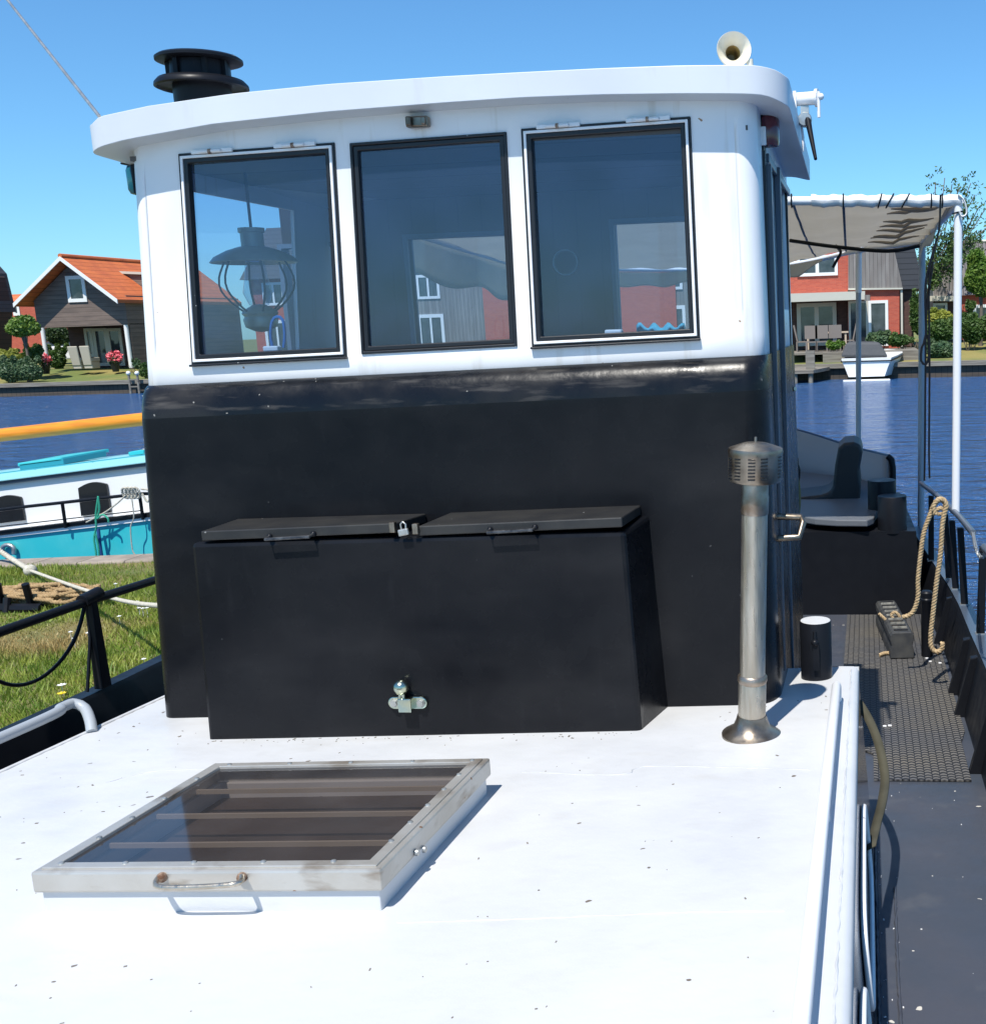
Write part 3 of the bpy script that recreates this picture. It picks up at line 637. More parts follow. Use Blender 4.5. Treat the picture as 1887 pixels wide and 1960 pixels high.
# bitts at the coach roof corners
def bitt(p, r, z1, lab):
    b = MB().lathe((p.x, p.y, 0), [(r*1.02, p.z-.03), (r, p.z+.004), (r, z1-.004), (r*.97, z1-.001)], 32).build('bitt', m_blackm, boat, smooth=35); b['label'] = lab
    MB().lathe((p.x, p.y, 0), [(r*.97, z1-.002), (r*.93, z1), (0, z1)], 32).build('bitt_top', m_white, b)
    m = MB().box(p+V(.004, -r-.008, (z1-p.z)*.45), (.022, .016, .10)); m.sph(p+V(0, -r-.014, (z1-p.z)*.7), .014, 10, 8); m.tube([p+V(0, -r-.012, (z1-p.z)*.7), p+V(.0, -r-.004, (z1-p.z)*.88)], .007); m.build('lashing_eye', m_blackm, b, smooth=40)
pb = onP(1563, 1296); bitt(pb, onY(1593, 1260, pb.y).x-onY(1563, 1260, pb.y).x, onY(1563, 1187, pb.y).z, 'short black bitt with white top beside the exhaust')
pb2 = V(-2.66, 3.98, rz(-2.66, 3.98)); bitt(pb2, .05, onY(325, 1225, 3.98).z, 'short black bitt with white top at the port corner')
# hand rails on the coach roof
def rail(pts, r, name, mm): return MB().tube(smooth_path(pts, .015), r, 16).build(name, mm, boat, smooth=60)
a = onP(1601, 1312, .062); b = onP(1530, 1990, .062)
rr_ = MB().tube([PR(a.x, a.y+.012, -.0), PR(a.x, a.y+.012, .035), a+V(0, .008, .0)-V(0, 0, .008), a+V(0, -.006, .0), lerp(a, b, .5), b, V(b.x, -.6, rz(b.x, -.6, .062))], .016, 16).build('hand_rail', m_whitep, boat, smooth=60)
m = MB()
for y in (2.55, 1.2): MB().tube([PR(a.x, y, 0), PR(a.x, y, .055)], .009, 10).build('rail_foot', m_whitep, boat, smooth=60)
q = [onP(176, 1402, .0), onP(172, 1378, .035), onP(162, 1356, .066), onP(143, 1347, .085), onP(120, 1354, .088)]
far = onP(0, 1413, .088); q += [far, V(far.x, 1.0, rz(far.x, 1.0, .088))]
rail(q, .018, 'hand_rail', m_greyp)
# ---------------- decks, bulwarks, hull
BT = [(-3, .50), (0, .55), (2, .57), (5.3, .571), (6, .566), (6.75, .566), (7.4, .549), (8.3, .503), (9.4, .428), (9.95, .36), (10.6, .12), (11.1, -.3), (11.4, -.8), (11.5, -1.41)]
def XT(y): return interp(y, BT)
def ZTp(y): return interp(y, [(-3, -.35+SL*3), (5.26, -.626), (5.92, -.66), (6.75, -.704), (7.4, -.737), (8.3, -.785), (9.4, -.80), (10, -.75), (11.5, -.6)])
def zdeck(y): return -.7-SL*y
yy = [-3+k*.25 for k in range(52)]
m = MB()
for a, b in zip(yy, yy[1:]):
    if b > 8.1: break
    m.quad(V(-.05, a, zdeck(a)), V(XT(a)-.03, a, zdeck(a)), V(XT(b)-.03, b, zdeck(b)), V(-.05, b, zdeck(b)))
    m.quad(V(-3.4, a, zdeck(a)), V(-2.7, a, zdeck(a)), V(-2.7, b, zdeck(b)), V(-3.4, b, zdeck(b)))
m.quad(V(-2.9, 4.4, zdeck(5)), V(-.05, 4.4, zdeck(5)), V(-.05, 8.1, zdeck(8)), V(-2.9, 8.1, zdeck(8)))
m.build('side_deck', m_deck, boat)
m = MB(); prev = None
for a, b in zip(yy, yy[1:]):
    if b > 10.1: break
    def sec(y):
        t, z, zd = XT(y), ZTp(y), zdeck(min(y, 8.2))
        return [V(t-.08, y, zd-.02), V(t-.075, y, zd+.03), V(t-.012, y, z-.03), V(t, y, z-.012), V(t, y, z), V(t+.075, y, z), V(t+.085, y, z-.012), V(t+.08, y, z-.03), V(t+.02, y, z-.032), V(t+.03, y, -1.2), V(t-.05, y, -2.5)]
    A, B_ = sec(a), sec(b)
    for k in range(10):
        if k in (4,): continue
        m.quad(A[k], B_[k], B_[k+1], A[k+1])
m.build('bulwark', m_blackm, boat, smooth=30)
m = MB()
for a, b in zip(yy, yy[1:]):
    if b > 10.1: break
    m.quad(V(XT(a)-.002, a, ZTp(a)+.003), V(XT(a)+.077, a, ZTp(a)+.003), V(XT(b)+.077, b, ZTp(b)+.003), V(XT(b)-.002, b, ZTp(b)+.003))
m.build('bulwark_cap', m_cap, boat)
# port bulwark
XPB = -3.36
def zpb(y): return interp(y, [(-3, -.40), (3.7, -.397), (4.76, -.41), (7, -.45), (10, -.4)])
pz = [onX(0, 1410, XPB), onX(200, 1318, XPB), onX(315, 1262, XPB)]
def zpb(y): return interp(y, [(p.y, p.z) for p in pz])
m = MB()
for a, b in zip(yy, yy[1:]):
    if b > 10.1: break
    def sec(y): z = zpb(y); return [V(XPB+.05, y, zdeck(min(y, 8))-.02), V(XPB+.01, y, z-.02), V(XPB, y, z), V(XPB-.07, y, z), V(XPB-.08, y, z-.03), V(XPB-.02, y, z-.035), V(XPB-.03, y, -1.3), V(XPB+.1, y, -2.5)]
    A, B_ = sec(a), sec(b)
    for k in range(7): m.quad(B_[k], A[k], A[k+1], B_[k+1])
m.build('bulwark', m_blackm, boat, smooth=30)
# hull bottom and stern
m = MB(); st = []
for k in range(25):
    a = math.pi*k/24; st.append((-1.41+1.80*math.cos(a), 9.9+1.65*math.sin(a)))
for (xa, ya), (xb, yb) in zip(st, st[1:]):
    m.quad(V(xa+.09*math.cos(0), ya, -2.5), V(xb, yb, -2.5), V(xb, yb, -.72), V(xa, ya, -.72))
m.build('stern_hull', m_blackm, boat, smooth=60)
# braces inside the bulwark
for y, w_ in ((4.72, .05), (5.55, .05), (5.95, .05), (7.1, .04)):
    m = MB(); t, zd, z = XT(y), zdeck(y), ZTp(y)
    m.prism([V(t-.13, y, zd), V(t-.04, y, zd), V(t-.005, y, z-.02), V(t-.045, y, z-.03)], (0, w_, 0)); m.build('bulwark_brace', m_blackm, boat, bevel=.004)
# raised after deck with seat, bitts and inner bulwark
ZP = -.47
m = MB(); m.hexa([V(-2.9, 8.05, -1.7), V(.45, 8.05, -1.7), V(.30, 9.9, -1.7), V(-2.9, 9.9, -1.7), V(-2.9, 8.05, ZP), V(.36, 8.05, ZP-.01), V(.30, 9.9, ZP-.01), V(-2.9, 9.9, ZP)]); m.build('after_deck', m_blackm, boat)
s0 = [onY(1500, 990, 8.3), onY(1535, 1000, 8.2), onY(1560, 1009, 8.1), onY(1600, 1013, 8.03), onY(1660, 1010, 8.0), onY(1672, 1000, 8.1)]
zseat = sum(p.z for p in s0)/6
m = MB(); outl = [V(p.x, p.y, zseat) for p in s0]+[V(.22, 9.5, zseat), V(-.1, 10.2, zseat), V(-.8, 10.8, zseat), V(-1.4, 10.8, zseat), V(-1.4, 8.6, zseat)]
m.prism(outl, (0, 0, .05)); m.build('stern_seat', m_seat, boat, bevel=.008)
m = MB().bx(-1.4, .2, 8.3, 10.2, -1, zseat-.002); m.build('seat_base', m_blackm, boat)
wp = [(1503, 818, 11.2), (1560, 833, 10.9), (1600, 846, 10.6), (1640, 858, 10.3), (1680, 868, 9.95), (1703, 873, 9.7)]
tp = [onY(u, v, y) for u, v, y in wp]; tp = [V(-3.0, 9.4, tp[-1].z), V(-2.6, 10.4, tp[2].z), V(-1.9, 11.1, tp[0].z+.02)]+[V(-1.2, 11.35, tp[0].z+.03)]+tp
tp = smooth_path(tp, .12)
m = MB()
for a, b in zip(tp, tp[1:]): m.quad(V(a.x, a.y, -.9), V(b.x, b.y, -.9), b, a)
m.build('stern_bulwark', m_greyblue, boat, smooth=60, solid=.03)
m = MB().tube(tp, .016, 8); m.build('stern_rim', mat('dark_blue_rim', (.03, .05, .10), .35), boat, smooth=60)
e = tp[-1]; m = MB().tube([V(e.x-.02, e.y, e.z), V(e.x+.015, e.y-.01, e.z-.03), V(e.x+.025, e.y-.02, e.z-.1), V(e.x+.025, e.y-.02, -.8)], .028, 12); m.build('stern_post', m_blackm, boat, smooth=60)
for u0, u1, v0, v1, Y in ((1660, 1715, 919, 1000, 8.5), (1679, 1735, 949, 1017, 8.15)):
    a, b = onY(u0, v0, Y), onY(u1, v0, Y); r = (b.x-a.x)/2; zb2 = onY(u0, v1, Y).z
    MB().lathe(((a.x+b.x)/2, Y, 0), [(r*1.02, min(zb2, ZP)), (r, ZP+.02), (r, a.z-.006), (r*.97, a.z), (0, a.z+.001)], 32).build('stern_bitt', m_blackm, boat, smooth=35)
# starboard guard rail
gr = []
for u, v in ((1762, 925), (1800, 953), (1838, 991), (1862, 1020)):
    best = None
    for k in range(400):
        Y = 4.5+k*.012; p = onY(u, v, Y); d = abs(p.x-(XT(Y)+.0))
        if best is None or d < best[0]: best = (d, p)
    gr.append(best[1])
MB().tube(gr, .019, 12).build('guard_rail', m_cap, boat, smooth=60)
def railz(y):
    q = sorted([(p.y, p.z) for p in gr]); return interp(y, q)
def onCap(u, v):
    best = None
    for k in range(600):
        Y = 4.0+k*.01; z = ZTp(Y); p = onY(u, v, Y); d = abs(p.z-z)
        if best is None or d < best[0]: best = (d, p)
    return best[1]
for (ub, vb, ut, vt2) in ((1782, 1073, 1782, 949), (1816, 1108, 1809, 984), (1829, 1128, 1822, 996), (1846, 1158, 1838, 1010), (1876, 1214, 1882, 1045)):
    p = onCap(ub, vb); t = onY(ut, vt2, p.y)
    st_ = MB().hexa([V(p.x-.022, p.y-.02, p.z), V(p.x+.022, p.y-.02, p.z), V(p.x+.022, p.y+.02, p.z), V(p.x-.022, p.y+.02, p.z), V(t.x-.02, t.y-.018, t.z), V(t.x+.02, t.y-.018, t.z), V(t.x+.02, t.y+.018, t.z), V(t.x-.02, t.y+.018, t.z)]).build('stanchion', m_blackm, boat, bevel=.003)
    MB().bx(p.x-.028, p.x+.028, p.y-.026, p.y+.026, p.z-.002, p.z+.010).build('foot_plate', m_galv, st_)
g2 = onY(1884, 1048, 5.0); MB().tube([g2, V(g2.x+.06, 4.5, g2.z-.02), V(g2.x+.06, 3.5, g2.z+.03)], .02, 12).build('guard_rail', m_cap, boat, smooth=60)
a = gr[-1]; q = [a+V(0, 0, 0), onY(1868, 1050, 5.2), onY(1876, 1066, 5.1), onY(1884, 1062, 5.0), g2]
q = smooth_path(q, .022); m = MB()
for i in range(len(q)-1):
    d = (q[i+1]-q[i]); nn = d.orthogonal().normalized() if i % 2 else d.cross(d.orthogonal()).normalized(); c = (q[i]+q[i+1])/2; d = d.normalized()
    m.tube([c+(d*math.cos(t)*.016+nn*math.sin(t)*.009) for t in [k*math.pi/4 for k in range(9)]], .003, 6, cap=False)
ch = m.build('gate_chain', m_galv, None, smooth=60); tag(ch, 'short steel chain hanging across the gap in the starboard guard rail', 'chain')
# port guard rail
r0, r1_, r2 = onX(0, 1210, XPB), onX(165, 1152, XPB), onX(330, 1100, XPB)
MB().tube([V(XPB, 1.0, r0.z+.02), r0, r1_, r2, V(XPB, 7.5, r2.z)], .020, 12).build('guard_rail', m_blackm, boat, smooth=60)
pt_, pb_ = onX(172, 1146, XPB), onX(192, 1318, XPB)
MB().hexa([V(XPB-.02, pt_.y-.025, zpb(3.9)), V(XPB+.02, pt_.y-.025, zpb(3.9)), V(XPB+.02, pt_.y+.035, zpb(3.9)), V(XPB-.02, pt_.y+.035, zpb(3.9)), V(XPB-.018, pt_.y-.015, pt_.z), V(XPB+.018, pt_.y-.015, pt_.z), V(XPB+.018, pt_.y+.02, pt_.z), V(XPB-.018, pt_.y+.02, pt_.z)]).build('stanchion', m_blackm, boat, bevel=.003)
MB().tube([pt_+V(0, -.05, -.0), pt_+V(0, .06, .012)], .028, 12).build('rail_joint', m_blackm, boat, smooth=60)
q = [onX(*p, XPB+.0) for p in ((163, 1152), (155, 1190), (140, 1230), (112, 1270), (75, 1300), (35, 1312), (-5, 1303), (-60, 1270))]
tag(MB().tube(smooth_path(q, .03), .008, 8).build('hanging_hose', m_blackm, None, smooth=60), 'thin black hose slung in a bow below the port guard rail', 'hose')
q = [onX(*p, XPB-.01) for p in ((165, 1155), (172, 1210), (170, 1270), (167, 1325))]
tag(MB().tube(smooth_path(q, .03), .007, 8).build('hanging_line', m_blackm, None, smooth=60), 'straight black line hanging beside the port stanchion', 'rope')
# grab handle at the starboard corner of the wheelhouse
a, b = onY(1493, 988, 3.84), onY(1492, 1031, 3.80)
q = [V(-.33, 3.84, a.z), onY(1533, 990, 3.84), onY(1537, 1000, 3.82), onY(1530, 1028, 3.80), V(-.33, 3.80, b.z)]
gh = MB().tube(q, .0125, 12).build('grab_handle', m_capst, boat, smooth=60)
MB().tube([onY(1497, 747, 4.9), onY(1522, 744, 4.85)], .01, 10).build('door_knob', m_steel, boat, smooth=60)
# stay wire running up from the roof
a = onY(190, 222, 3.7); b = onY(15, 0, 4.9); tag(MB().tube([a, a+(b-a)*2.5], .006, 6).build('stay_wire', m_galv, None), 'thin steel wire rising from the port corner of the roof into the sky', 'wire')

# ============================================================ THINGS ON THE BARGE
# ---- awning over the stern
AY = 7.0                                       # the front tube stands well aft of the wheelhouse
n0 = onY(1838, 384, AY); n1 = onY(1480, 384, AY)
fr_c = onY(1765, 462, 9.9)
jc = onY(1643, 479, 10.6); lc = onY(1504, 506, 12.2)
t = m_canvas.node_tree; pb0 = t.nodes['Principled BSDF']; trn = t.nodes.new('ShaderNodeBsdfTranslucent'); trn.inputs[0].default_value = (.74, .70, .62, 1); mxs = t.nodes.new('ShaderNodeMixShader'); mxs.inputs[0].default_value = .5
t.links.new(pb0.outputs[0], mxs.inputs[1]); t.links.new(trn.outputs[0], mxs.inputs[2]); t.links.new(mxs.outputs[0], t.nodes['Material Output'].inputs[0])
aw = thing('awning', (n0.x, AY, -.6), 'weathered beige canvas awning on white tube frame over the stern', 'awning')
m = MB().tube([V(-3.3, AY, n1.z+.03), n1, n0+V(.0, 0, .0)], .027, 16); m.tube([n0, fr_c], .022, 12); m.tube([V(-3.3, AY, n1.z+.03), V(-3.2, 10.5, 1.66)], .022, 12)
m.tube(smooth_path([fr_c, jc, lc, V(-2.2, 12.3, lc.z), V(-3.2, 10.5, 1.68)], .1), .024, 12); m.sph(jc, .042, 14, 10); m.sph(lc, .045, 14, 10)
m.build('frame_tube', m_whitep, aw, smooth=60)
pb_ = onY(1829, 980, AY)
MB().tube([pb_, V(n0.x-.012, AY, n0.z)], .0255, 16).build('front_post', m_whitep, aw, smooth=60)
pbb = onY(1762, 1030, 9.9); MB().tube([V(pbb.x, 9.9, -.95), fr_c], .029, 14).build('rear_post', m_greyp, aw, smooth=60)
j2 = onY(1643, 858, 10.6); jm = onY(1643, 560, 10.6)
MB().tube([j2, jm], .0255, 14).build('stern_post', m_greyp, aw, smooth=60)
MB().tube([jm, jc], .029, 14).build('post_sleeve', m_whitep, aw, smooth=60)
# canvas
def far_y(x): return interp(x, [(-3.3, 10.5), (-2.2, 12.2), (lc.x, lc.y-.05), (jc.x, jc.y-.05), (fr_c.x-.05, 10.1), (n0.x, 9.7)])
def far_z(x): return interp(x, [(-3.3, 1.66), (lc.x, lc.z), (jc.x, jc.z), (fr_c.x, fr_c.z)])
rnd = random.Random(3)
def cz(a, b):
    x = lerp(-3.3, n0.x, a); x = lerp(x, x-(n0.x-fr_c.x)*max(0, a-.6)/.4, b); y1 = far_y(x); y = lerp(AY+.01, y1, b); zn = n0.z+.02+.03*(n0.x-x)/.8; z = lerp(zn, far_z(x)+.02, b)
    sag = -.05*math.sin(math.pi*b)*(1 if a < .93 else .4)+.008*math.sin(a*70+b*4)+.006*math.sin(b*31+a*9)
    if a > .86: sag += .018*math.sin(b*44)*(a-.86)/.14
    return V(x, y, z+sag)
MB().grid(cz, [k/60 for k in range(61)], [k/50 for k in range(51)]).build('canvas', m_canvas, aw, smooth=80, solid=.004, recalc=False)
# front sleeve of white canvas rolled round the tube, laced with cord
q = []
m = MB()
x0, x1 = onY(1553, 384, AY).x, n0.x+.005
def sl(a, b): x = lerp(x0, x1, a); an = 2*math.pi*b; r = .034+.004*math.sin(a*40+b*6)+.002*math.sin(a*97); return V(x, AY-math.cos(an)*r, interp(x, [(n1.x, n1.z), (n0.x, n0.z)])+math.sin(an)*r*1.05)
m.grid(sl, [k/80 for k in range(81)], [k/16 for k in range(17)]); m.build('canvas_sleeve', m_canvasw, aw, smooth=80)
m = MB()
for u in (1515, 1614, 1684, 1703, 1733, 1782, 1803):
    p = onY(u, 384, AY); MB().tube([V(p.x+math.sin(t)*.012*(u % 3), AY+math.cos(t)*.041, p.z+math.sin(t)*.041) for t in [k*math.pi/6 for k in range(13)]], .0045, 6, cap=False).build('lacing', m_blackm, aw, smooth=60)
m = MB()
for u, u2 in ((1515, 1512), (1614, 1607)):
    a = onY(u, 388, AY+.02); x = a.x; pts = [cz((x+3.3)/(n0.x+3.3), t*.9)+V(0, 0, -.014) for t in [k/12 for k in range(13)]]; MB().tube(pts, .009, 8, flat=.4).build('batten_strap', m_blackm, aw, smooth=60)
# folds gathered towards the starboard corner
m_fold = mat('dark_fold_canvas', (.33, .28, .22), .9, bump=.4, bs=20)  # folds coloured darker than the canvas around them
for k in range(8):
    b0 = .08+k*.085; a0_, a1_ = .895-.004*k, .975
    MB().tube([cz(lerp(a0_, a1_, t), b0+.012*math.sin(t*4))+V(0, 0, -.016) for t in [i/8 for i in range(9)]], [.004+.009*math.sin(math.pi*t/8) for t in range(9)], 8).build('canvas_fold', m_fold, aw, smooth=80)
# hanging valance along the stern and starboard edge
def val(a, b):
    x = lerp(-2.6, lerp(lc.x, jc.x, .55), a); y = far_y(x)-.05-.15*b; z = far_z(x)-.02-.14*b*(1+.12*math.sin(a*11)+.10*math.sin(a*37))*min(1, (1-a)*6+.25); return V(x, y, z)
MB().grid(val, [k/50 for k in range(51)], [k/6 for k in range(7)]).build('valance', m_canvas, aw, smooth=80, solid=.004, recalc=False)
def val3(a, b):
    y = lerp(AY+.1, 10.6, a); return V(-3.3+.03*math.sin(a*13)*b, y, lerp(n1.z+.03, 1.66, a)-.30*b*(1+.10*math.sin(a*17)))
MB().grid(val3, [k/40 for k in range(41)], [k/6 for k in range(7)]).build('valance', m_canvas, aw, smooth=80, solid=.004, recalc=False)
def val2(a, b):
    y = lerp(AY+.3, 9.85, a); f = (y-AY)/2.9; return V(lerp(n0.x, fr_c.x, f)+.005-.05*b-.01*math.sin(a*9)*b, y, lerp(n0.z, fr_c.z, f)+.02-(.20*b)*(a**.8)*(1+.2*math.sin(a*15)))
MB().grid(val2, [k/30 for k in range(31)], [k/5 for k in range(6)]).build('valance', m_canvas, aw, smooth=80, solid=.004, recalc=False)
m = MB(); AY2 = AY-.04
m.tube(smooth_path([onY(1834, 372, AY2), onY(1845, 384, AY2), onY(1850, 408, AY2), onY(1840, 414, AY2), onY(1836, 404, AY2)], .01), .014, 8, flat=.4); m.build('canvas_tail', m_canvasw, aw, smooth=60)
MB().tube([onY(1822, 409, AY-.03), onY(1832, 406, AY-.03), onY(1842, 404, AY-.03)], .005, 6).build('tie_cord', m_blackm, aw, smooth=60)
MB().tube(smooth_path([onY(1600, 470, 8.6), onY(1609, 483, 8.5), onY(1600, 500, 8.5), onY(1594, 512, 8.5)], .02), .012, 6).build('tie_cord', m_blackm, aw, smooth=60)
m = MB(); m.tube(smooth_path([onY(1512, 460, 8.6), onY(1600, 472, 8.4), onY(1700, 480, 8.2), onY(1760, 470, 8.2)], .05), .014, 6)
m.build('tie_cord', m_blackm, aw, smooth=60)
# black halyards beside the rear post
hr = MB()
q = [onY(*p, 6.6) for p in ((1800, 372), (1797, 440), (1779, 520), (1779, 700), (1778, 860), (1779, 915))]; hr.tube(smooth_path(q, .05), .006, 6)
q = [onY(*p, 6.6) for p in ((1790, 470), (1772, 540), (1772, 640), (1764, 665), (1763, 690), (1772, 697), (1778, 680), (1776, 640))]; hr.tube(smooth_path(q, .03), .0075, 6)
q = [onY(*p, 6.6) for p in ((1786, 500), (1773, 600), (1771, 730), (1770, 860), (1769, 920))]; hr.tube(smooth_path(q, .05), .006, 6)
tag(hr.build('black_halyard', m_blackm, None, smooth=60), 'black ropes with a small coil hanging beside the grey awning post', 'rope')
# ---- black L-shaped cushion on the stern seat
YC = 9.0
pts = [(1535, 985), (1560, 996), (1620, 992), (1638, 982), (1646, 955), (1648, 930), (1645, 900), (1651, 866), (1648, 852), (1634, 846), (1615, 848), (1604, 858), (1598, 890), (1594, 930), (1588, 942), (1570, 948), (1500, 956), (1480, 960), (1480, 985)]
m = MB(); m.prism([onY(u, v, YC) for u, v in pts], (0, .55, 0)); zmin = min(onY(u, v, YC).z for u, v in pts)
cu = m.build('folded_cushion', m_cushion, None, bevel=.03); tag(cu, 'thick black vinyl boat cushion folded upright on the grey stern seat', 'cushion')
for md in cu.modifiers: md.segments = 4
# yellow-green lifebelt/rope hanging at the after corner of the wheelhouse
q = [onY(*p, 5.06) for p in ((1520, 905), (1526, 930), (1527, 960), (1525, 985))]
tag(MB().tube(smooth_path(q, .02), .028, 10, flat=.5).build('folded_line', mat('mustard_webbing', (.12, .10, .02), .8), None, smooth=60), 'mustard coloured webbing hung at the after corner of the wheelhouse', 'webbing')
q = [onY(*p, 5.10) for p in ((1519, 868), (1524, 874), (1526, 890), (1529, 900), (1527, 925), (1522, 935))]
tag(MB().tube(smooth_path(q, .01), .008, 8).build('black_strap', m_blackm, None, smooth=60), 'short black strap curled above the mustard webbing', 'strap')
# ---- ribbed rubber mat
mm = bpy.data.materials.new('ribbed_rubber'); mm.use_nodes = True; t = mm.node_tree; N, L = t.nodes, t.links; b = N['Principled BSDF']
tc = N.new('ShaderNodeTexCoord'); sx = N.new('ShaderNodeSeparateXYZ'); L.new(tc.outputs['Object'], sx.inputs[0])
def MA(op, a, b_=None, c=None):
    n = N.new('ShaderNodeMath'); n.operation = op
    for i, q in ((0, a), (1, b_), (2, c)):
        if q is None: continue
        if isinstance(q, (int, float)): n.inputs[i].default_value = q
        else: L.new(q, n.inputs[i])
    return n.outputs[0]
nz = N.new('ShaderNodeTexNoise'); nz.inputs['Scale'].default_value = 9; L.new(tc.outputs['Object'], nz.inputs['Vector'])
cx = MA('DIVIDE', sx.outputs[0], .034); fc = MA('FRACT', cx); tri = MA('ABSOLUTE', MA('SUBTRACT', fc, .5))
par = MA('MODULO', MA('FLOOR', MA('ABSOLUTE', cx)), 2)
curve = MA('MULTIPLY', MA('POWER', tri, 1.5), 1.1)
ph = MA('ADD', MA('ADD', MA('DIVIDE', sx.outputs[1], .033), MA('MULTIPLY', nz.outputs[0], .8)), MA('ADD', curve, MA('MULTIPLY', par, .5)))
wv = MA('SINE', MA('MULTIPLY', ph, 2*math.pi)); colm = MA('GREATER_THAN', MA('SUBTRACT', .5, tri), .05)
hgt = MA('MULTIPLY', MA('MULTIPLY_ADD', wv, .5, .5), colm)
cr = N.new('ShaderNodeMix'); cr.data_type = 'RGBA'; L.new(hgt, cr.inputs[0]); cr.inputs[6].default_value = (.008, .009, .012, 1)
n3 = N.new('ShaderNodeMix'); n3.data_type = 'RGBA'; n2 = N.new('ShaderNodeTexNoise'); n2.inputs['Scale'].default_value = 1.6; n2.inputs['Detail'].default_value = 6; L.new(tc.outputs['Object'], n2.inputs['Vector'])
mr = N.new('ShaderNodeMapRange'); L.new(n2.outputs[0], mr.inputs[0]); mr.inputs[1].default_value = .35; mr.inputs[2].default_value = .65; L.new(mr.outputs[0], n3.inputs[0]); n3.inputs[6].default_value = (.17, .155, .13, 1); n3.inputs[7].default_value = (.10, .105, .12, 1)
L.new(n3.outputs[2], cr.inputs[7]); L.new(cr.outputs[2], b.inputs['Base Color']); b.inputs['Roughness'].default_value = .6
bu = N.new('ShaderNodeBump'); bu.inputs['Distance'].default_value = .006; bu.inputs['Strength'].default_value = .9; L.new(hgt, bu.inputs['Height']); L.new(bu.outputs[0], b.inputs['Normal'])
m = MB(); n_ = 20; ya, yb = 4.62, 8.02
for k in range(n_):
    a, c = lerp(ya, yb, k/n_), lerp(ya, yb, (k+1)/n_)
    def xr(y): return XT(y)-.10 - (.03 if y < 5.2 else .0)
    m.hexa([V(.012, a, zdeck(a)+.003), V(xr(a), a, zdeck(a)+.003), V(xr(c), c, zdeck(c)+.003), V(.012 if c < 5 else -.16, c, zdeck(c)+.003), V(.012 if a < 5 else -.16, a, zdeck(a)+.011), V(xr(a), a, zdeck(a)+.011), V(xr(c), c, zdeck(c)+.011), V(.012 if c < 5 else -.16, c, zdeck(c)+.011)])
tag(m.build('deck_mat', mm, None, recalc=False), 'long ribbed black rubber mat lying on the starboard side deck', 'mat')
# ---- loose black post, ladder fender and rope on the side deck
PYv = 6.45
pbs = onP(1774, 1256, -.69, k=0); PYv = pbs.y; pt2 = onY(1774, 1135, PYv)
rp = onY(1785, 1135, PYv).x-pt2.x
ps = MB().lathe((pbs.x, PYv, 0), [(rp, pbs.z), (rp, onY(1774, 1152, PYv).z), (rp*1.12, onY(1774, 1150, PYv).z), (rp*1.12, onY(1774, 1146, PYv).z), (rp*.98, onY(1774, 1144, PYv).z), (rp*1.05, onY(1774, 1134, PYv).z), (rp*.8, onY(1774, 1131, PYv).z), (0, onY(1774, 1130, PYv).z)], 24)
ps.build('deck_post', m_blackm, boat, smooth=35)
m = MB()
for u, v in ((1774, 1260), (1780, 1266), (1799, 1269), (1693, 1390), (1703, 1389)):
    q = onP(u, v, -.686, k=0); m.box(q, (.018, .014, .004))
rg = random.Random(21)
for _ in range(70):
    x = rg.choice([rg.uniform(.02, .40), .075+rg.gauss(0, .012), .02+rg.random()*.015, .02+rg.random()*.015]); y = rg.uniform(1.3, 4.5); s_ = rg.uniform(.0008, .004); m.box((x, y, -.6975-SL*y), (s_*1.6, s_, .002), Matrix.Rotation(rg.uniform(0, 3), 3, 'Z'))
fl = m.build('paint_chips', m_whitep, None); tag(fl, 'scattered white paint flakes on the side deck and rubber mat', 'flakes', kind='stuff')
fen = thing('fender_block', onP(1715, 1250, -.69, k=0), 'black slotted rubber fender block with knotted rope lying on the deck mat', 'fender')
fa = onP(1727, 1262, -.69, k=0); fb_ = onP(1696, 1195, -.69, k=0)
dirf = (fb_-fa); dirf.z = dirf.y*-SL; Lf = dirf.length; Lf = min(Lf, 1.0); dirf.normalize(); fa = fa+V(0, 0, .004)
up = V(0, 0, 1); sd_ = dirf.cross(up).normalized(); up = sd_.cross(dirf).normalized()
Wf, Hf = .15, .17
def FP(a, b, c): return fa+dirf*a+sd_*(b)*Wf/2+up*c*Hf
m = MB()
oc = [(-1, .0), (-.7, -.0), (.7, 0), (1, .0), (1, .88), (.8, 1), (-.8, 1), (-1, .88)]
m.prism([FP(0, b, c) for b, c in [(-1, 0), (1, 0), (1, .3), (.88, .5), (1, .7), (1, .88), (.8, 1), (-.8, 1), (-1, .88), (-1, .7), (-.88, .5), (-1, .3)]], dirf*Lf)
m.build('block', mat('chalky_black_rubber', (.028, .030, .033), .6, col2=(.055, .055, .052), ns=12, bump=.4, bs=40), fen, bevel=.006)
m = MB(); m2 = MB()
ns_ = 8; m_rung = mat('chalky_grey_rubber', (.30, .29, .25), .8, col2=(.12, .12, .11), ns=40)
for k in range(ns_):
    a = .06+k*(Lf-.12)/(ns_-1); MB().box(FP(a, 0, 1.005), (Wf*.6, .028, .006), Matrix((sd_, dirf, up)).transposed()).build('slot', m_dark, fen)
for k in range(ns_-1):
    a = .06+(k+.5)*(Lf-.12)/(ns_-1); MB().box(FP(a, 0, 1.03), (Wf*.62, .010, .012), Matrix((sd_, dirf, up)).transposed()).build('rung', m_rung, fen)
yf = fa.y+.4
q = [onY(*p, yf) for p in ((1682, 1175), (1694, 1186), (1703, 1197), (1712, 1190), (1706, 1178), (1713, 1172), (1722, 1182), (1716, 1196), (1724, 1206), (1732, 1198), (1728, 1188), (1718, 1198), (1726, 1212), (1722, 1228))]
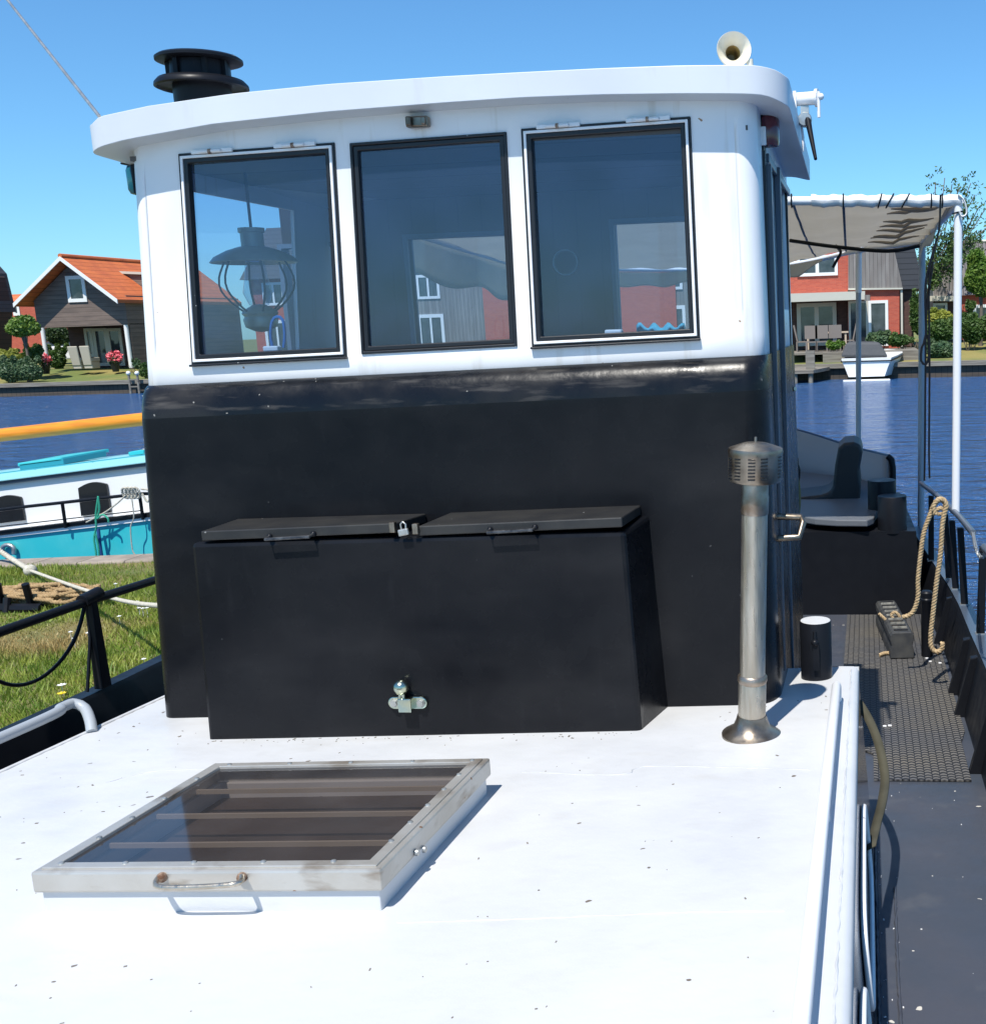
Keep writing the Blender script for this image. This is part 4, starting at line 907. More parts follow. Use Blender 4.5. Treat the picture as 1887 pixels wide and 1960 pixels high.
tag(rope_mb(q, .012, .05).build('knotted_rope', m_rope, None, smooth=60), 'knotted beige rope end lying on the black fender block', 'rope')
q = [onP(u, v, -.675, k=0) for u, v in ((1684, 1254), (1692, 1251), (1701, 1250))]
tag(rope_mb(q, .013, .05).build('rope_end', m_rope, None, smooth=60), 'short cut rope end poking out left of the fender', 'rope')
# the long beige rope over the guard rail
rt = gr[0].lerp(gr[-1], .45)
q = [onY(*p, 6.3) for p in ((1728, 1182), (1743, 1176), (1752, 1162), (1757, 1140), (1757, 1110), (1762, 1060), (1768, 1020), (1780, 985), (1788, 966), (1798, 957), (1808, 962), (1808, 980))]
rb = rope_mb(q, .015, .055)
q = [onY(*p, 6.05) for p in ((1790, 985), (1787, 970), (1793, 958), (1803, 955), (1811, 966), (1806, 990), (1803, 1010), (1800, 1060), (1793, 1110), (1786, 1170), (1781, 1220), (1783, 1240), (1792, 1248), (1802, 1243), (1804, 1230))]
rope_mb(q, .015, .055, mb=rb); q = [onY(*p, 6.2) for p in ((1784, 976), (1796, 984), (1808, 980), (1800, 972), (1788, 980))]; rope_mb(q, .012, .05, mb=rb)
tag(rb.build('beige_rope', m_rope, None, smooth=60), 'long beige laid rope looped over the starboard guard rail and falling to the deck', 'rope')
# ---- olive flat hose bulging from the cabin side
pts = [(1643, 1345, -.02, 4.0), (1660, 1372, .0, 3.95), (1677, 1410, .03, 3.85), (1689, 1455, .05, 3.75), (1694, 1495, .06, 3.65), (1688, 1540, .055, 3.45), (1678, 1580, .045, 3.3), (1668, 1625, .03, 3.1)]
q = [onX(u, v, 1) for u, v, *_ in pts]
q = [onY(u, v, y) for u, v, _, y in pts]
q = smooth_path(q, .03); m = MB(); vs = []
for i, p in enumerate(q):
    tt = i/(len(q)-1); w_ = .032; t_ = (q[min(i+1, len(q)-1)]-q[max(i-1, 0)]).normalized(); ang = lerp(.5, 1.35, tt)
    wd = V(math.cos(ang), -.15, .15); wd = (wd-t_*wd.dot(t_)).normalized()
    vs.append((p-wd*w_*.5, p+wd*w_*.5))
for a, b in zip(vs, vs[1:]): m.quad(a[0], a[1], b[1], b[0])
tag(m.build('flat_hose', m_strap, None, smooth=80, solid=.006, recalc='merge'), 'olive flat canvas hose bulging out from the cabin side over the side deck', 'hose')

# ---- things inside the wheelhouse
LYl = 4.0
c = onY(485, 480, LYl); sc = (onY(560, 500, LYl).x-onY(410, 500, LYl).x)/2
Z = lambda v: onY(485, v, LYl).z
m_brassd = mat('dull_lamp_brass', (.70, .62, .42), .35, .3, col2=(.5, .44, .3), ns=8)
lamp = thing('oil_lamp', (c.x, c.y, Z(640)), 'old brass oil lamp with domed smoke shade hanging behind the left front window', 'lamp')
MB().lathe((c.x, c.y, 0), [(sc*.32, Z(472)), (sc*.62, Z(480)), (sc*.9, Z(492)), (sc, Z(502)), (sc*.98, Z(503)), (sc*.6, Z(484)), (sc*.3, Z(475))], 32).build('shade', m_brassd, lamp, smooth=60)
MB().lathe((c.x, c.y, 0), [(sc*.26, Z(472)), (sc*.26, Z(446)), (sc*.30, Z(444)), (sc*.30, Z(436)), (0, Z(436))], 24).build('smoke_bell', mat('dull_green_brass', (.36, .38, .28), .45, .4), lamp, smooth=40)
MB().tube([V(c.x, c.y, Z(436)), V(c.x, c.y, 1.70)], .006, 6).build('hanger', m_blackm, lamp)
m = MB()
for k in range(6):
    a = R(60*k+10); MB().tube(smooth_path([V(c.x+math.cos(a)*sc*r, c.y+math.sin(a)*sc*r, Z(v)) for r, v in ((.72, 500), (.88, 530), (.86, 555), (.62, 580), (.36, 597))], .02), .004, 6).build('cage_wire', m_blackm, lamp, smooth=60)
MB().lathe((c.x, c.y, 0), [(sc*.22, Z(500)), (sc*.26, Z(530)), (sc*.34, Z(560)), (sc*.22, Z(584))], 20).build('chimney', m_glass2, lamp, smooth=60)
MB().lathe((c.x, c.y, 0), [(0, Z(582)), (sc*.16, Z(584)), (sc*.38, Z(594)), (sc*.42, Z(600)), (sc*.36, Z(606)), (sc*.40, Z(612)), (sc*.36, Z(626)), (sc*.16, Z(634)), (0, Z(636))], 28).build('tank', m_brassd, lamp, smooth=50)
tag(MB().box(onY(521, 667, 3.72), (.055, .03, .018)).build('white_box', m_whitep, None, bevel=.004), 'small white block on the sill of the left front window', 'box')
tag(MB().box(onY(1175, 636, 3.74), (.06, .035, .02)).build('white_pouch', m_whitep, None, bevel=.006), 'small white pouch on the sill of the right front window', 'pouch')
m = MB(); 
def cl(a, b): p = onY(lerp(1218, 1310, a), 633, lerp(3.72, 3.86, b)); return p+V(0, 0, .008+.012*math.sin(a*9+b*5)+.010*math.sin(a*21))
m.grid(cl, [k/20 for k in range(21)], [k/8 for k in range(9)]); tag(m.build('blue_cloth', mat('pale_blue_cloth', (.12, .50, .62), .8), None, smooth=80, solid=.01, recalc=False), 'crumpled light blue cloth on the sill of the right front window', 'cloth')
q = [onY(*p, 3.80) for p in ((522, 668), (518, 640), (521, 615), (530, 606), (541, 612), (545, 640), (543, 665))]
tag(MB().tube(smooth_path(q, .01), .006, 6).build('blue_rope', mat('bright_blue_cord', (.02, .14, .45), .6), None, smooth=60), 'loop of bright blue rope behind the left front window', 'rope')

# ============================================================ WATER, BANKS
mw = bpy.data.materials.new('river_water'); mw.use_nodes = True; t = mw.node_tree; N, L = t.nodes, t.links; b = N['Principled BSDF']
b.inputs['Base Color'].default_value = (.028, .10, .26, 1); b.inputs['Roughness'].default_value = .12; b.inputs['IOR'].default_value = 1.33
tc = N.new('ShaderNodeTexCoord')
def nz_(s, st, det): 
    mp = N.new('ShaderNodeMapping'); L.new(tc.outputs['Object'], mp.inputs[0]); mp.inputs['Scale'].default_value = st; mp.inputs['Rotation'].default_value = (0, 0, R(12))
    n = N.new('ShaderNodeTexNoise'); n.inputs['Scale'].default_value = s; n.inputs['Detail'].default_value = det; n.inputs['Roughness'].default_value = .55; L.new(mp.outputs[0], n.inputs['Vector']); return n.outputs[0]
a_ = nz_(.75, (1, 2.2, 1), 5); c_ = nz_(2.4, (1, 2.0, 1), 4)
ad = N.new('ShaderNodeMath'); ad.operation = 'MULTIPLY_ADD'; L.new(c_, ad.inputs[0]); ad.inputs[1].default_value = .35; L.new(a_, ad.inputs[2])
bu = N.new('ShaderNodeBump'); bu.inputs['Distance'].default_value = 1.3; bu.inputs['Strength'].default_value = 1.0; L.new(ad.outputs[0], bu.inputs['Height']); L.new(bu.outputs[0], b.inputs['Normal'])
MB().quad((-400, -120, -2), (400, -120, -2), (400, 140, -2), (-400, 140, -2)).build('river', mw, None)['kind'] = 'structure'
BANK = [(-400, 64), (-60, 62.3), (-43, 62.4), (-30, 61), (-8, 57.5), (-3.6, 56.6), (6, 55.6), (40, 52), (400, 40)]
def by(x): return interp(x, BANK)
m_lawn = mat('far_bank_grass', (.12, .15, .035), .95, col2=(.24, .20, .06), ns=.35, nlo=.42, nhi=.6, bump=.6, bs=9, bd=.05)
m = MB()
xs_ = [-400, -150, -90, -70, -60, -50, -43, -35, -25, -15, -8, -3.6, 1, 6, 12, 25, 40, 120, 400]
rows = [(0, -1.22), (2.5, -1.15), (7, -.62), (40, -.6), (140, -.4), (2500, 0)]
m.grid(lambda a, b_: V(a, by(a)+rows[b_][0], rows[b_][1]), xs_, range(len(rows))); m.build('far_bank', m_lawn, None, recalc=False)['kind'] = 'structure'
m_oldwood = mat('grey_weathered_timber', (.26, .24, .20), .85, col2=(.14, .12, .10), ns=2, stretch=(.3, 2, 6), bump=.5, bs=10, bd=.02)
m_darkwood = mat('dark_wet_timber', (.05, .042, .036), .8, col2=(.10, .075, .055), ns=1.5, stretch=(.3, 2, 8), axis=0, period=.3, gap=.06)
qv = thing('timber_quay', (-40, 62.3, -2), 'low weathered timber quay along the far bank, grey capping over dark boards', 'quay')
m = MB(); m2 = MB()
xq = [-120, -60, -43, -30, -8, -4, 1, 6, 40, 120]
for a, b_ in zip(xq, xq[1:]):
    m.hexa([V(a, by(a)-.35, -1.42), V(b_, by(b_)-.35, -1.42), V(b_, by(b_)+.3, -1.42), V(a, by(a)+.3, -1.42), V(a, by(a)-.35, -1.2), V(b_, by(b_)-.35, -1.2), V(b_, by(b_)+.3, -1.2), V(a, by(a)+.3, -1.2)])
    m2.hexa([V(a, by(a)-.15, -2.4), V(b_, by(b_)-.15, -2.4), V(b_, by(b_)+.1, -2.4), V(a, by(a)+.1, -2.4), V(a, by(a)-.15, -1.425), V(b_, by(b_)-.15, -1.425), V(b_, by(b_)+.1, -1.425), V(a, by(a)+.1, -1.425)])
m.build('capping', m_oldwood, qv); m2.build('boards', m_darkwood, qv)
# grass bank beside the barge
GX1 = -3.62
def gz(x, y): return -1.5+.03*math.sin(x*1.3)*math.sin(y*.9)
def ge(x): return onZ(0, 1088, -1.5).y+(onZ(300, 1076, -1.5).y-onZ(0, 1088, -1.5).y)*(x-onZ(0, 1088, -1.5).x)/(onZ(300, 1076, -1.5).x-onZ(0, 1088, -1.5).x)
m_soil = mat('grass_soil', (.10, .12, .03), .95, col2=(.20, .15, .06), ns=1.5, bump=.5, bs=30, bd=.02)
m = MB().grid(lambda a, b_: V(a, b_ if b_ < 20 else ge(a), gz(a, min(b_, 12)) if b_ < 20 else -1.5), [GX1]+[-4-k*.5 for k in range(40)], [-4+k for k in range(15)]+[99])
m.build('grass_bank', m_soil, None, recalc=False)['kind'] = 'structure'
m_stone = mat('pinkish_quay_stone', (.36, .30, .24), .85, col2=(.24, .20, .16), ns=4, bump=.6, bs=20, axis=0, period=.55, gap=.03, bvar=.3, bd=.02)
m = MB().hexa([V(-24, ge(-24), -2.5), V(GX1+.02, ge(GX1), -2.5), V(GX1+.02, ge(GX1)+.42, -2.5), V(-24, ge(-24)+.42, -2.5), V(-24, ge(-24), -1.47), V(GX1+.02, ge(GX1), -1.47), V(GX1+.02, ge(GX1)+.42, -1.47), V(-24, ge(-24)+.42, -1.47)])
tag(m.build('stone_quay', m_stone, None, bevel=.02), 'row of pinkish quay stones between the grass and the turquoise boat', 'quay')
tag(MB().bx(GX1-.0, GX1+.08, -4, 12.2, -2.5, -1.52).build('quay_wall', m_darkwood, None), 'dark timber quay wall under the grass edge beside our barge', 'wall')
# blades of grass
import numpy as np
def grass(name, n, x0, x1, y0, y1, h, matl, seed, keep=None):
    rg = np.random.default_rng(seed); x = rg.uniform(x0, x1, n); y = rg.uniform(y0, y1, n)
    cl_ = np.sin(x*3.1+np.sin(y*2.3)*1.7)*np.sin(y*3.7+np.sin(x*1.9))+rg.normal(0, .5, n); hh = h*rg.uniform(.45, 1.15, n)*(1+.25*cl_)
    k = (y < np.array([ge(a)-.02 for a in x])); dry = ((x+9.2)/1.9)**2+((y-9.0)/.9)**2 < 1+.3*np.sin(x*5)
    hh = np.where(dry, hh*.45, hh)
    x, y, hh = x[k], y[k], hh[k]; n = len(x); a = rg.uniform(0, 6.283, n); w_ = rg.uniform(.004, .009, n); ln = rg.uniform(.1, .9, n)*hh; la = rg.uniform(0, 6.283, n)
    z = -1.5+.03*np.sin(x*1.3)*np.sin(y*.9)-.005
    P0 = np.stack([x-np.cos(a)*w_, y-np.sin(a)*w_, z], 1); P1 = np.stack([x+np.cos(a)*w_, y+np.sin(a)*w_, z], 1); P2 = np.stack([x+np.cos(la)*ln, y+np.sin(la)*ln, z+np.maximum(hh, .01)], 1)
    v = np.stack([P0, P1, P2], 1).reshape(-1, 3); me = bpy.data.meshes.new(name); me.vertices.add(3*n); me.vertices.foreach_set('co', v.ravel()); me.loops.add(3*n); me.loops.foreach_set('vertex_index', np.arange(3*n, dtype=np.int32)); me.polygons.add(n); me.polygons.foreach_set('loop_start', np.arange(0, 3*n, 3, dtype=np.int32)); me.update(); me.validate()
    me.materials.append(matl); o = bpy.data.objects.new(name, me); COL.objects.link(o); return o
def leafmat(name, c1, c2, ns, c3=None, blob=None):
    m = bpy.data.materials.new(name); m.use_nodes = True; t = m.node_tree; N, L = t.nodes, t.links; b = N['Principled BSDF']; b.inputs['Roughness'].default_value = .55
    tc = N.new('ShaderNodeTexCoord'); n = N.new('ShaderNodeTexNoise'); n.inputs['Scale'].default_value = ns; n.inputs['Detail'].default_value = 6; L.new(tc.outputs['Object'], n.inputs['Vector'])
    mr = N.new('ShaderNodeMapRange'); L.new(n.outputs[0], mr.inputs[0]); mr.inputs[1].default_value = .35; mr.inputs[2].default_value = .65
    mx = N.new('ShaderNodeMix'); mx.data_type = 'RGBA'; L.new(mr.outputs[0], mx.inputs[0]); mx.inputs[6].default_value = (*c1, 1); mx.inputs[7].default_value = (*c2, 1); out = mx.outputs[2]
    if c3:
        n2 = N.new('ShaderNodeTexNoise'); n2.inputs['Scale'].default_value = .45; n2.inputs['Detail'].default_value = 3; L.new(tc.outputs['Object'], n2.inputs['Vector'])
        if blob:
            vd = N.new('ShaderNodeVectorMath'); vd.operation = 'SUBTRACT'; L.new(tc.outputs['Object'], vd.inputs[0]); vd.inputs[1].default_value = blob[0]
            vm = N.new('ShaderNodeVectorMath'); vm.operation = 'MULTIPLY'; L.new(vd.outputs[0], vm.inputs[0]); vm.inputs[1].default_value = blob[1]
            ln = N.new('ShaderNodeVectorMath'); ln.operation = 'LENGTH'; L.new(vm.outputs[0], ln.inputs[0])
            q = N.new('ShaderNodeMath'); q.operation = 'MULTIPLY_ADD'; L.new(ln.outputs['Value'], q.inputs[0]); q.inputs[1].default_value = -.28; L.new(n2.outputs[0], q.inputs[2]); src = q.outputs[0]; lo, hi = .20, .30
            mr2 = N.new('ShaderNodeMapRange'); L.new(src, mr2.inputs[0]); mr2.inputs[1].default_value = .16; mr2.inputs[2].default_value = .30
        else:
            mr2 = N.new('ShaderNodeMapRange'); L.new(n2.outputs[0], mr2.inputs[0]); mr2.inputs[1].default_value = .5; mr2.inputs[2].default_value = .7
        m3 = N.new('ShaderNodeMix'); m3.data_type = 'RGBA'; L.new(mr2.outputs[0], m3.inputs[0]); L.new(out, m3.inputs[6]); m3.inputs[7].default_value = (*c3, 1); out = m3.outputs[2]
    L.new(out, b.inputs['Base Color']); tr = N.new('ShaderNodeBsdfTranslucent'); L.new(out, tr.inputs[0]); ms = N.new('ShaderNodeMixShader'); ms.inputs[0].default_value = .3
    L.new(b.outputs[0], ms.inputs[1]); L.new(tr.outputs[0], ms.inputs[2]); L.new(ms.outputs[0], N['Material Output'].inputs[0]); return m
dc = onZ(60, 1235, -1.5)
m_gr = leafmat('grass_blades', (.13, .23, .025), (.32, .37, .06), 3.5, (.42, .31, .12), ((dc.x, dc.y, -1.5), (.9, 1.3, .0)))
g_ = grass('grass', 150000, -12.6, GX1-.03, 5.6, 12.6, .075, m_gr, 5); g_['kind'] = 'stuff'; g_['label'] = 'meadow grass with a dry patch on the bank'
# daisies and the yellow flower
def flower(u, v, r, col, lab, grp, h=.09):
    p = onZ(u, v, -1.42); f = MB()
    for k in range(8):
        a = k*math.pi/4; d = V(math.cos(a), math.sin(a), .2); e = V(-math.sin(a), math.cos(a), 0); f.quad(p, p+d*r*.6+e*r*.3, p+d*r, p+d*r*.6-e*r*.3)
    f.sph(p+V(0, 0, .004), r*.35, 8, 6); f.tube([p, p-V(0, 0, h)], .002, 5)
    o = f.build('flower', col, None, recalc=False); tag(o, lab, 'flower', grp); return o
m_petal = mat('white_petal', (.8, .8, .78), .6); m_yel = mat('yellow_petal', (.8, .6, .03), .6)
for u, v in ((221, 1118), (228, 1126), (237, 1125), (262, 1152), (266, 1164), (281, 1164), (273, 1165), (228, 1180), (142, 1222), (275, 1262), (290, 1282), (220, 1300), (168, 1212), (135, 1210)):
    flower(u, v, .022, m_petal, 'tiny white daisy among the grass on the bank', 'white daisies in the grass')
flower(118, 1312, .035, m_petal, 'larger pale flower on the grass just above the yellow one', None)
flower(118, 1328, .035, m_yel, 'single bright yellow flower on the grass near the port bulwark', None)
# rope pile, dark mooring stake, mooring lines
rb = MB(); rg = random.Random(11); base = onZ(95, 1150, -1.45)
for k in range(5):
    pts = []; a0_ = rg.uniform(0, 6)
    for i in range(22):
        a = a0_+i*.55; pts.append(base+V(math.cos(a)*(.38+.1*rg.random())+rg.uniform(-.22, .22), math.sin(a)*.20+rg.uniform(-.06, .06), .02+.11*rg.random()))
    rope_mb(pts, .022, .09, mb=rb)
tag(rb.build('rope_pile', m_ropebr, None, smooth=60), 'tangled pile of brown rope lying on the grass bank', 'rope')
p = onZ(5, 1175, -1.5); m = MB()
for i in range(4): m.tube([p+V(-.25+.17*i, rg.uniform(-.1, .1), -.05), p+V(-.22+.17*i+rg.uniform(-.05, .05), 0, .16+.14*(i % 2))], .035, 8)
m.tube([p+V(-.5, 0, .06), p+V(.42, .0, .05)], .05, 8)
tag(m.build('mooring_stakes', m_blackm, None, smooth=40), 'cluster of black mooring stakes at the left edge of the grass', 'stakes')
p0 = onY(-40, 1030, 11.5); p1 = onZ(58, 1092, -1.42); 
q = [onY(-30, 1035, 11.9), onY(20, 1068, 11.8), p1]
ml = rope_mb(q, .030, .11); ml = rope_mb([p1, onY(190, 1138, 6.6) if False else onZ(150, 1125, -1.25), onZ(235, 1150, -1.0), onY(320, 1160, 6.2), onY(380, 1150, 5.2)], .017, .07, mb=ml)
ml.sph(p1, .07, 10, 8)
tag(ml.build('mooring_line', m_ropew, None, smooth=60), 'pale mooring line running over the grass from the turquoise boat to our barge', 'rope')

# ============================================================ THE TURQUOISE BOAT
TY = 14.0
tb = thing('turquoise_barge', (-11, TY, -2), 'turquoise and white cabin barge moored beyond the grass', 'boat')
UA, UB = -200, 420
def tl_(pts): return lambda u: interp(u, pts)
hull_t = lambda u: lerp(1030, 995, u/300.0); hull_b = lambda u: 1085-.03*u
cab_t = lambda u: 905-.127*u if u > -999 else 0
cab_b = lambda u: lerp(1022, 985, u/300.0)
us = [UA+(UB-UA)*k/40 for k in range(41)]
def strip(f0, f1, y0, y1, name, mm, par, th=.12):
    m = MB()
    for a, b in zip(us, us[1:]):
        p = [onY(a, f0(a), y0), onY(b, f0(b), y0), onY(b, f1(b), y1), onY(a, f1(a), y1)]
        m.quad(*p); q = [c+V(0, th, 0) for c in p]; m.quad(*q[::-1]); m.quad(p[3], p[2], q[2], q[3]); m.quad(p[1], p[0], q[0], q[1])
    return m.build(name, mm, par)
strip(lambda u: hull_b(u)+14, hull_t, TY, TY, 'hull', m_teal, tb, 1.0)
strip(lambda u: hull_t(u), lambda u: cab_b(u)+2, TY-.03, TY-.03, 'gunwale', m_whiteb, tb, .3)
strip(lambda u: cab_b(u)+3, lambda u: cab_b(u)-6, TY-.05, TY-.05, 'rubbing_rail', m_dark, tb, .1)
cb = strip(lambda u: cab_b(u)-2, lambda u: 922-.127*u, TY+.25, TY+.25, 'cabin', m_whiteb, tb, 2.4)
strip(lambda u: 928-.127*u, lambda u: 920-.127*u, TY+.20, TY+.20, 'drip_rail', mat('dark_blue_trim', (.02, .04, .07), .4), tb, .1)
m = MB()
for a, b in zip(us, us[1:]):
    p = [onY(a, 921-.127*a, TY+.18), onY(b, 921-.127*b, TY+.18), onY(b, 905-.127*b, TY+.75), onY(a, 905-.127*a, TY+.75)]; m.quad(*p)
    q = [p[3], p[2], onY(b, 900-.127*b, TY+2.6), onY(a, 900-.127*a, TY+2.6)]; m.quad(*q)
m.build('cabin_roof', m_tealL, tb)
m = MB(); m.tube([onY(u, 907-.127*u, TY+.7) for u in us], .018, 8)
for u in (68, 178, 300): m.tube([onY(u, 907-.127*u, TY+.7), onY(u, 917-.127*u, TY+.5)], .015, 6)
m.build('roof_rail', m_tealD, tb, smooth=60)
def thatch(u0, u1, v0, v1, h, dy, name, mm):
    a, b = onY(u0, v0, TY+.9), onY(u1, v1, TY+.9); t = V(0, 0, h); d = V(.1, dy, .02)
    return MB().hexa([a, b, b+d, a+d, a+t, b+t, b+t+d, a+t+d]).build(name, mm, tb, bevel=.01)
thatch(38, 122, 900, 889, .09, .8, 'roof_hatch', m_tealD); thatch(34, 118, 893, 882, .05, .9, 'hatch_lid', m_teal)
thatch(246, 275, 873, 869, .06, .5, 'roof_hatch', m_teal)
MB().sph(onY(281, 866, TY+1.0), .09, 12, 8, (1, 1, .8)).build('roof_fitting', m_galv, tb, smooth=60)
for (u0, u1, vb, vt_2) in ((-14, 48, 1002, 950), (152, 212, 987, 925), (-150, -92, 1022, 968)):
    q = []
    Yw = TY+.24; b0, b1 = onY(u0+6, vb, Yw), onY(u1+2, vb-7, Yw); t0, t1 = onY(u0, vt_2+9, Yw), onY(u1-6, vt_2+1, Yw)
    arc = [t1.lerp(t0, k/8)+V(0, 0, .055*math.sin(math.pi*k/8)) for k in range(9)]
    w_ = MB().prism([b0, b1]+arc, (0, -.03, 0)).build('cabin_window', m_dark, tb)
m = MB(); q = [onY(u, v, TY-.12) for u, v in ((-150, 1000), (0, 976), (120, 962), (225, 950), (262, 946), (285, 945), (300, 950), (312, 965), (318, 985))]; m.tube(smooth_path(q, .1), .023, 8)
m.tube([onY(u, v, TY-.10) for u, v in ((-150, 1025), (52, 1002), (165, 989), (272, 977))], .008, 6)
m.build('rail', m_blackm, tb, smooth=60)
for u, v0, v1 in ((-40, 980, 1022), (122, 962, 1010), (270, 946, 994)): MB().tube([onY(u-3, v0, TY-.12), onY(u+4, v1, TY-.08)], .022, 8).build('stanchion', m_blackm, tb, smooth=60)
rb = MB(); rg = random.Random(4)
for k in range(4):
    c = onY(258, 943, TY-.16); rope_mb([c+V(-.13+.05*k+.05*math.cos(a), -.02*math.sin(a), .075*math.sin(a)) for a in [i*.8 for i in range(9)]], .018, .08, mb=rb)
rope_mb([onY(*p, TY-.16) for p in ((240, 948), (228, 960), (205, 978), (180, 992), (165, 1000))], .011, .06, mb=rb)
rope_mb([onY(*p, TY-.17) for p in ((272, 945), (282, 960), (288, 950), (284, 938), (270, 936))], .014, .06, mb=rb)
rope_mb([onY(*p, TY-.17) for p in ((252, 952), (256, 990), (250, 1010), (253, 1050), (258, 1062))], .009, .06, mb=rb)
tag(rb.build('coiled_rope', m_ropew, None, smooth=60), 'pale rope knotted round the railing of the turquoise boat', 'rope')
gb = MB()
for q in (((188, 950), (185, 970), (183, 990), (184, 1010), (180, 1030), (184, 1060), (183, 1072)), ((188, 952), (190, 975), (186, 992), (196, 985), (206, 992), (208, 1000)), ((182, 1020), (188, 1045), (190, 1070))):
    rope_mb([onY(*p, TY-.17) for p in q], .013, .07, mb=gb)
tag(gb.build('green_line', m_ropeg, None, smooth=60), 'frayed green line hanging down the side of the turquoise boat', 'rope')
tag(MB().tube([onY(188, 1012, TY-.08), onY(191, 1040, TY-.10), onY(196, 1074, TY-.10)], .022, 8).build('blue_fender', mat('navy_fender', (.02, .06, .2), .4), None, smooth=60), 'thin dark blue fender hanging beside the green line', 'fender')
MB().tube(smooth_path([onY(*p, TY-.05) for p in ((4, 1055), (6, 1046), (16, 1043), (26, 1048), (27, 1060))], .03), .03, 8).build('mooring_eye', m_galv, tb, smooth=60)
# long varnished spar lying above it
a, b = onY(-80, 842, 16.0), onY(480, 779, 16.0); r_ = .103
d_ = (b-a).normalized(); sp = thing('varnished_spar', a+V(0, 0, -1.6), 'thick orange varnished wooden spar lying level above the turquoise boat', 'spar')
m = MB().lathe(a-d_*5, [(r_*.9, 0), (r_, .2), (r_*1.02, 5), (r_*.97, 10), (r_*.9, 11.5), (0, 11.55)], 24, d_); m.build('spar_pole', m_spar, sp, smooth=60)
for x in (-4.6, 8.5): p = a+d_*x; MB().box(V(p.x, p.y, p.z-.9-.1), (.08, .12, 1.75)).build('crutch', m_spar, sp)

# ============================================================ PLANTS
def leaves(mb, c, rad, n, size, rg, squash=1, hollow=.55):
    for _ in range(n):
        while True:
            p = V(rg.uniform(-1, 1), rg.uniform(-1, 1), rg.uniform(-1, 1)); l = p.length
            if hollow*rg.random() < l < 1: break
        p = V(p.x*rad[0], p.y*rad[1], p.z*rad[2])+Vector(c); s = size*rg.uniform(.6, 1.4)
        a = V(rg.gauss(0, 1), rg.gauss(0, 1), rg.gauss(0, 1)).normalized(); b = a.orthogonal().normalized()*rg.uniform(.4, .7)
        mb.quad(p-a*s, p+b*s, p+a*s, p-b*s)
L_bright = leafmat('bright_leaves', (.06, .15, .012), (.17, .26, .04), 1.7)
L_mid = leafmat('mid_green_leaves', (.035, .09, .015), (.09, .15, .03), 1.5)
L_dark = leafmat('dark_leaves', (.02, .055, .015), (.05, .09, .03), 1.4)
L_blue = leafmat('bluegreen_leaves', (.05, .11, .05), (.11, .17, .07), 2)
L_yel = leafmat('yellow_green_leaves', (.15, .20, .02), (.34, .34, .05), 1.2)
m_bark = mat('bark', (.10, .08, .06), .9, col2=(.18, .15, .12), ns=3)
def gzf(x, y): d = y-by(x); return interp(d, [(0, -1.22), (2.5, -1.15), (7, -.62), (40, -.6)])
def plant(name, label, cat, u, v, Y, blobs, lm, size, n, seed, trunk=None, group=None):
    rg = random.Random(seed); c = onY(u, v, Y); z0 = gzf(c.x, Y)
    o = thing(name, (c.x, Y, z0), label, cat, group); k = Y/2094.0*1.0
    m = MB()
    for (du, dv, ru, rv) in blobs:
        p = onY(u+du, v+dv, Y); leaves(m, p, (ru*k, ru*k*.8, rv*k), int(n*max(.15, ru*rv/400)), size, rg)
    m.build('crown' if trunk else 'foliage', lm, o, recalc=False)
    t = MB(); top = p = onY(u+blobs[0][0], v+blobs[0][1], Y)
    if trunk:
        t.tube([V(c.x, Y, z0-.1), V(c.x+.05, Y, lerp(z0, top.z, .5)), top+V(0, 0, .1)], [trunk, trunk*.8, trunk*.3], 8)
        for (du, dv, ru, rv) in blobs[1:]:
            e = onY(u+du, v+dv, Y); t.tube([V(c.x+.03, Y, lerp(z0, top.z, .55)), lerp(V(c.x, Y, top.z), e, .6), e], [trunk*.5, trunk*.3, trunk*.1], 6)
        t.build('trunk', m_bark, o, smooth=60)
    else:
        for i in range(5): t.tube([V(c.x+rg.uniform(-.2, .2), Y, z0-.05), V(c.x+rg.uniform(-.5, .5), Y+rg.uniform(-.3, .3), z0+.6)], [.03, .01], 5)
        t.build('stem', m_bark, o)
    return o
def bush(label, u, v, Y, ru, rv, lm, size=.08, n=900, seed=1, cat='bush', group=None):
    rg = random.Random(seed); bl = [(rg.uniform(-.5, .5)*ru, rg.uniform(-.25, .25)*rv, ru*rg.uniform(.45, .75), rv*rg.uniform(.6, .95)) for _ in range(5)]+[(0, 0, ru*.8, rv*.8)]+[(rg.uniform(-.95, .95)*ru, rg.uniform(-1.1, .1)*rv, ru*.22, rv*.34) for _ in range(8)]
    return plant('bush', label, cat, u, v, Y, bl, lm, size, n, seed, None, group)

# ============================================================ HOUSES
def house_mat(n, c, c2, **k): return mat(n, c, .8, col2=c2, **k)
m_clad = mat('brown_horizontal_boards', (.21, .155, .125), .8, col2=(.14, .105, .088), ns=2, stretch=(.4, .4, 3), axis=2, period=.28, gap=.07, bvar=.25)
m_cladg = mat('grey_vertical_boards', (.27, .25, .23), .85, col2=(.20, .175, .16), ns=1.5, stretch=(3, 3, .4), axis=0, period=.22, gap=.10, bvar=.4)
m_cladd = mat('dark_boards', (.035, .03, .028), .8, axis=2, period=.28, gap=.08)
def tile_mat(n, c, c2): return mat(n, c, .75, col2=c2, ns=1.2, axis=2, period=.26, gap=.14, gapcol=tuple(x*.55 for x in c), bvar=.15, bump=.3, bs=6, bd=.03)
m_tileO = tile_mat('orange_roof_tiles', (.62, .16, .045), (.50, .12, .04)); m_tileD = mat('dark_roof_tiles', (.045, .045, .05), .6, axis=2, period=.3, gap=.12)
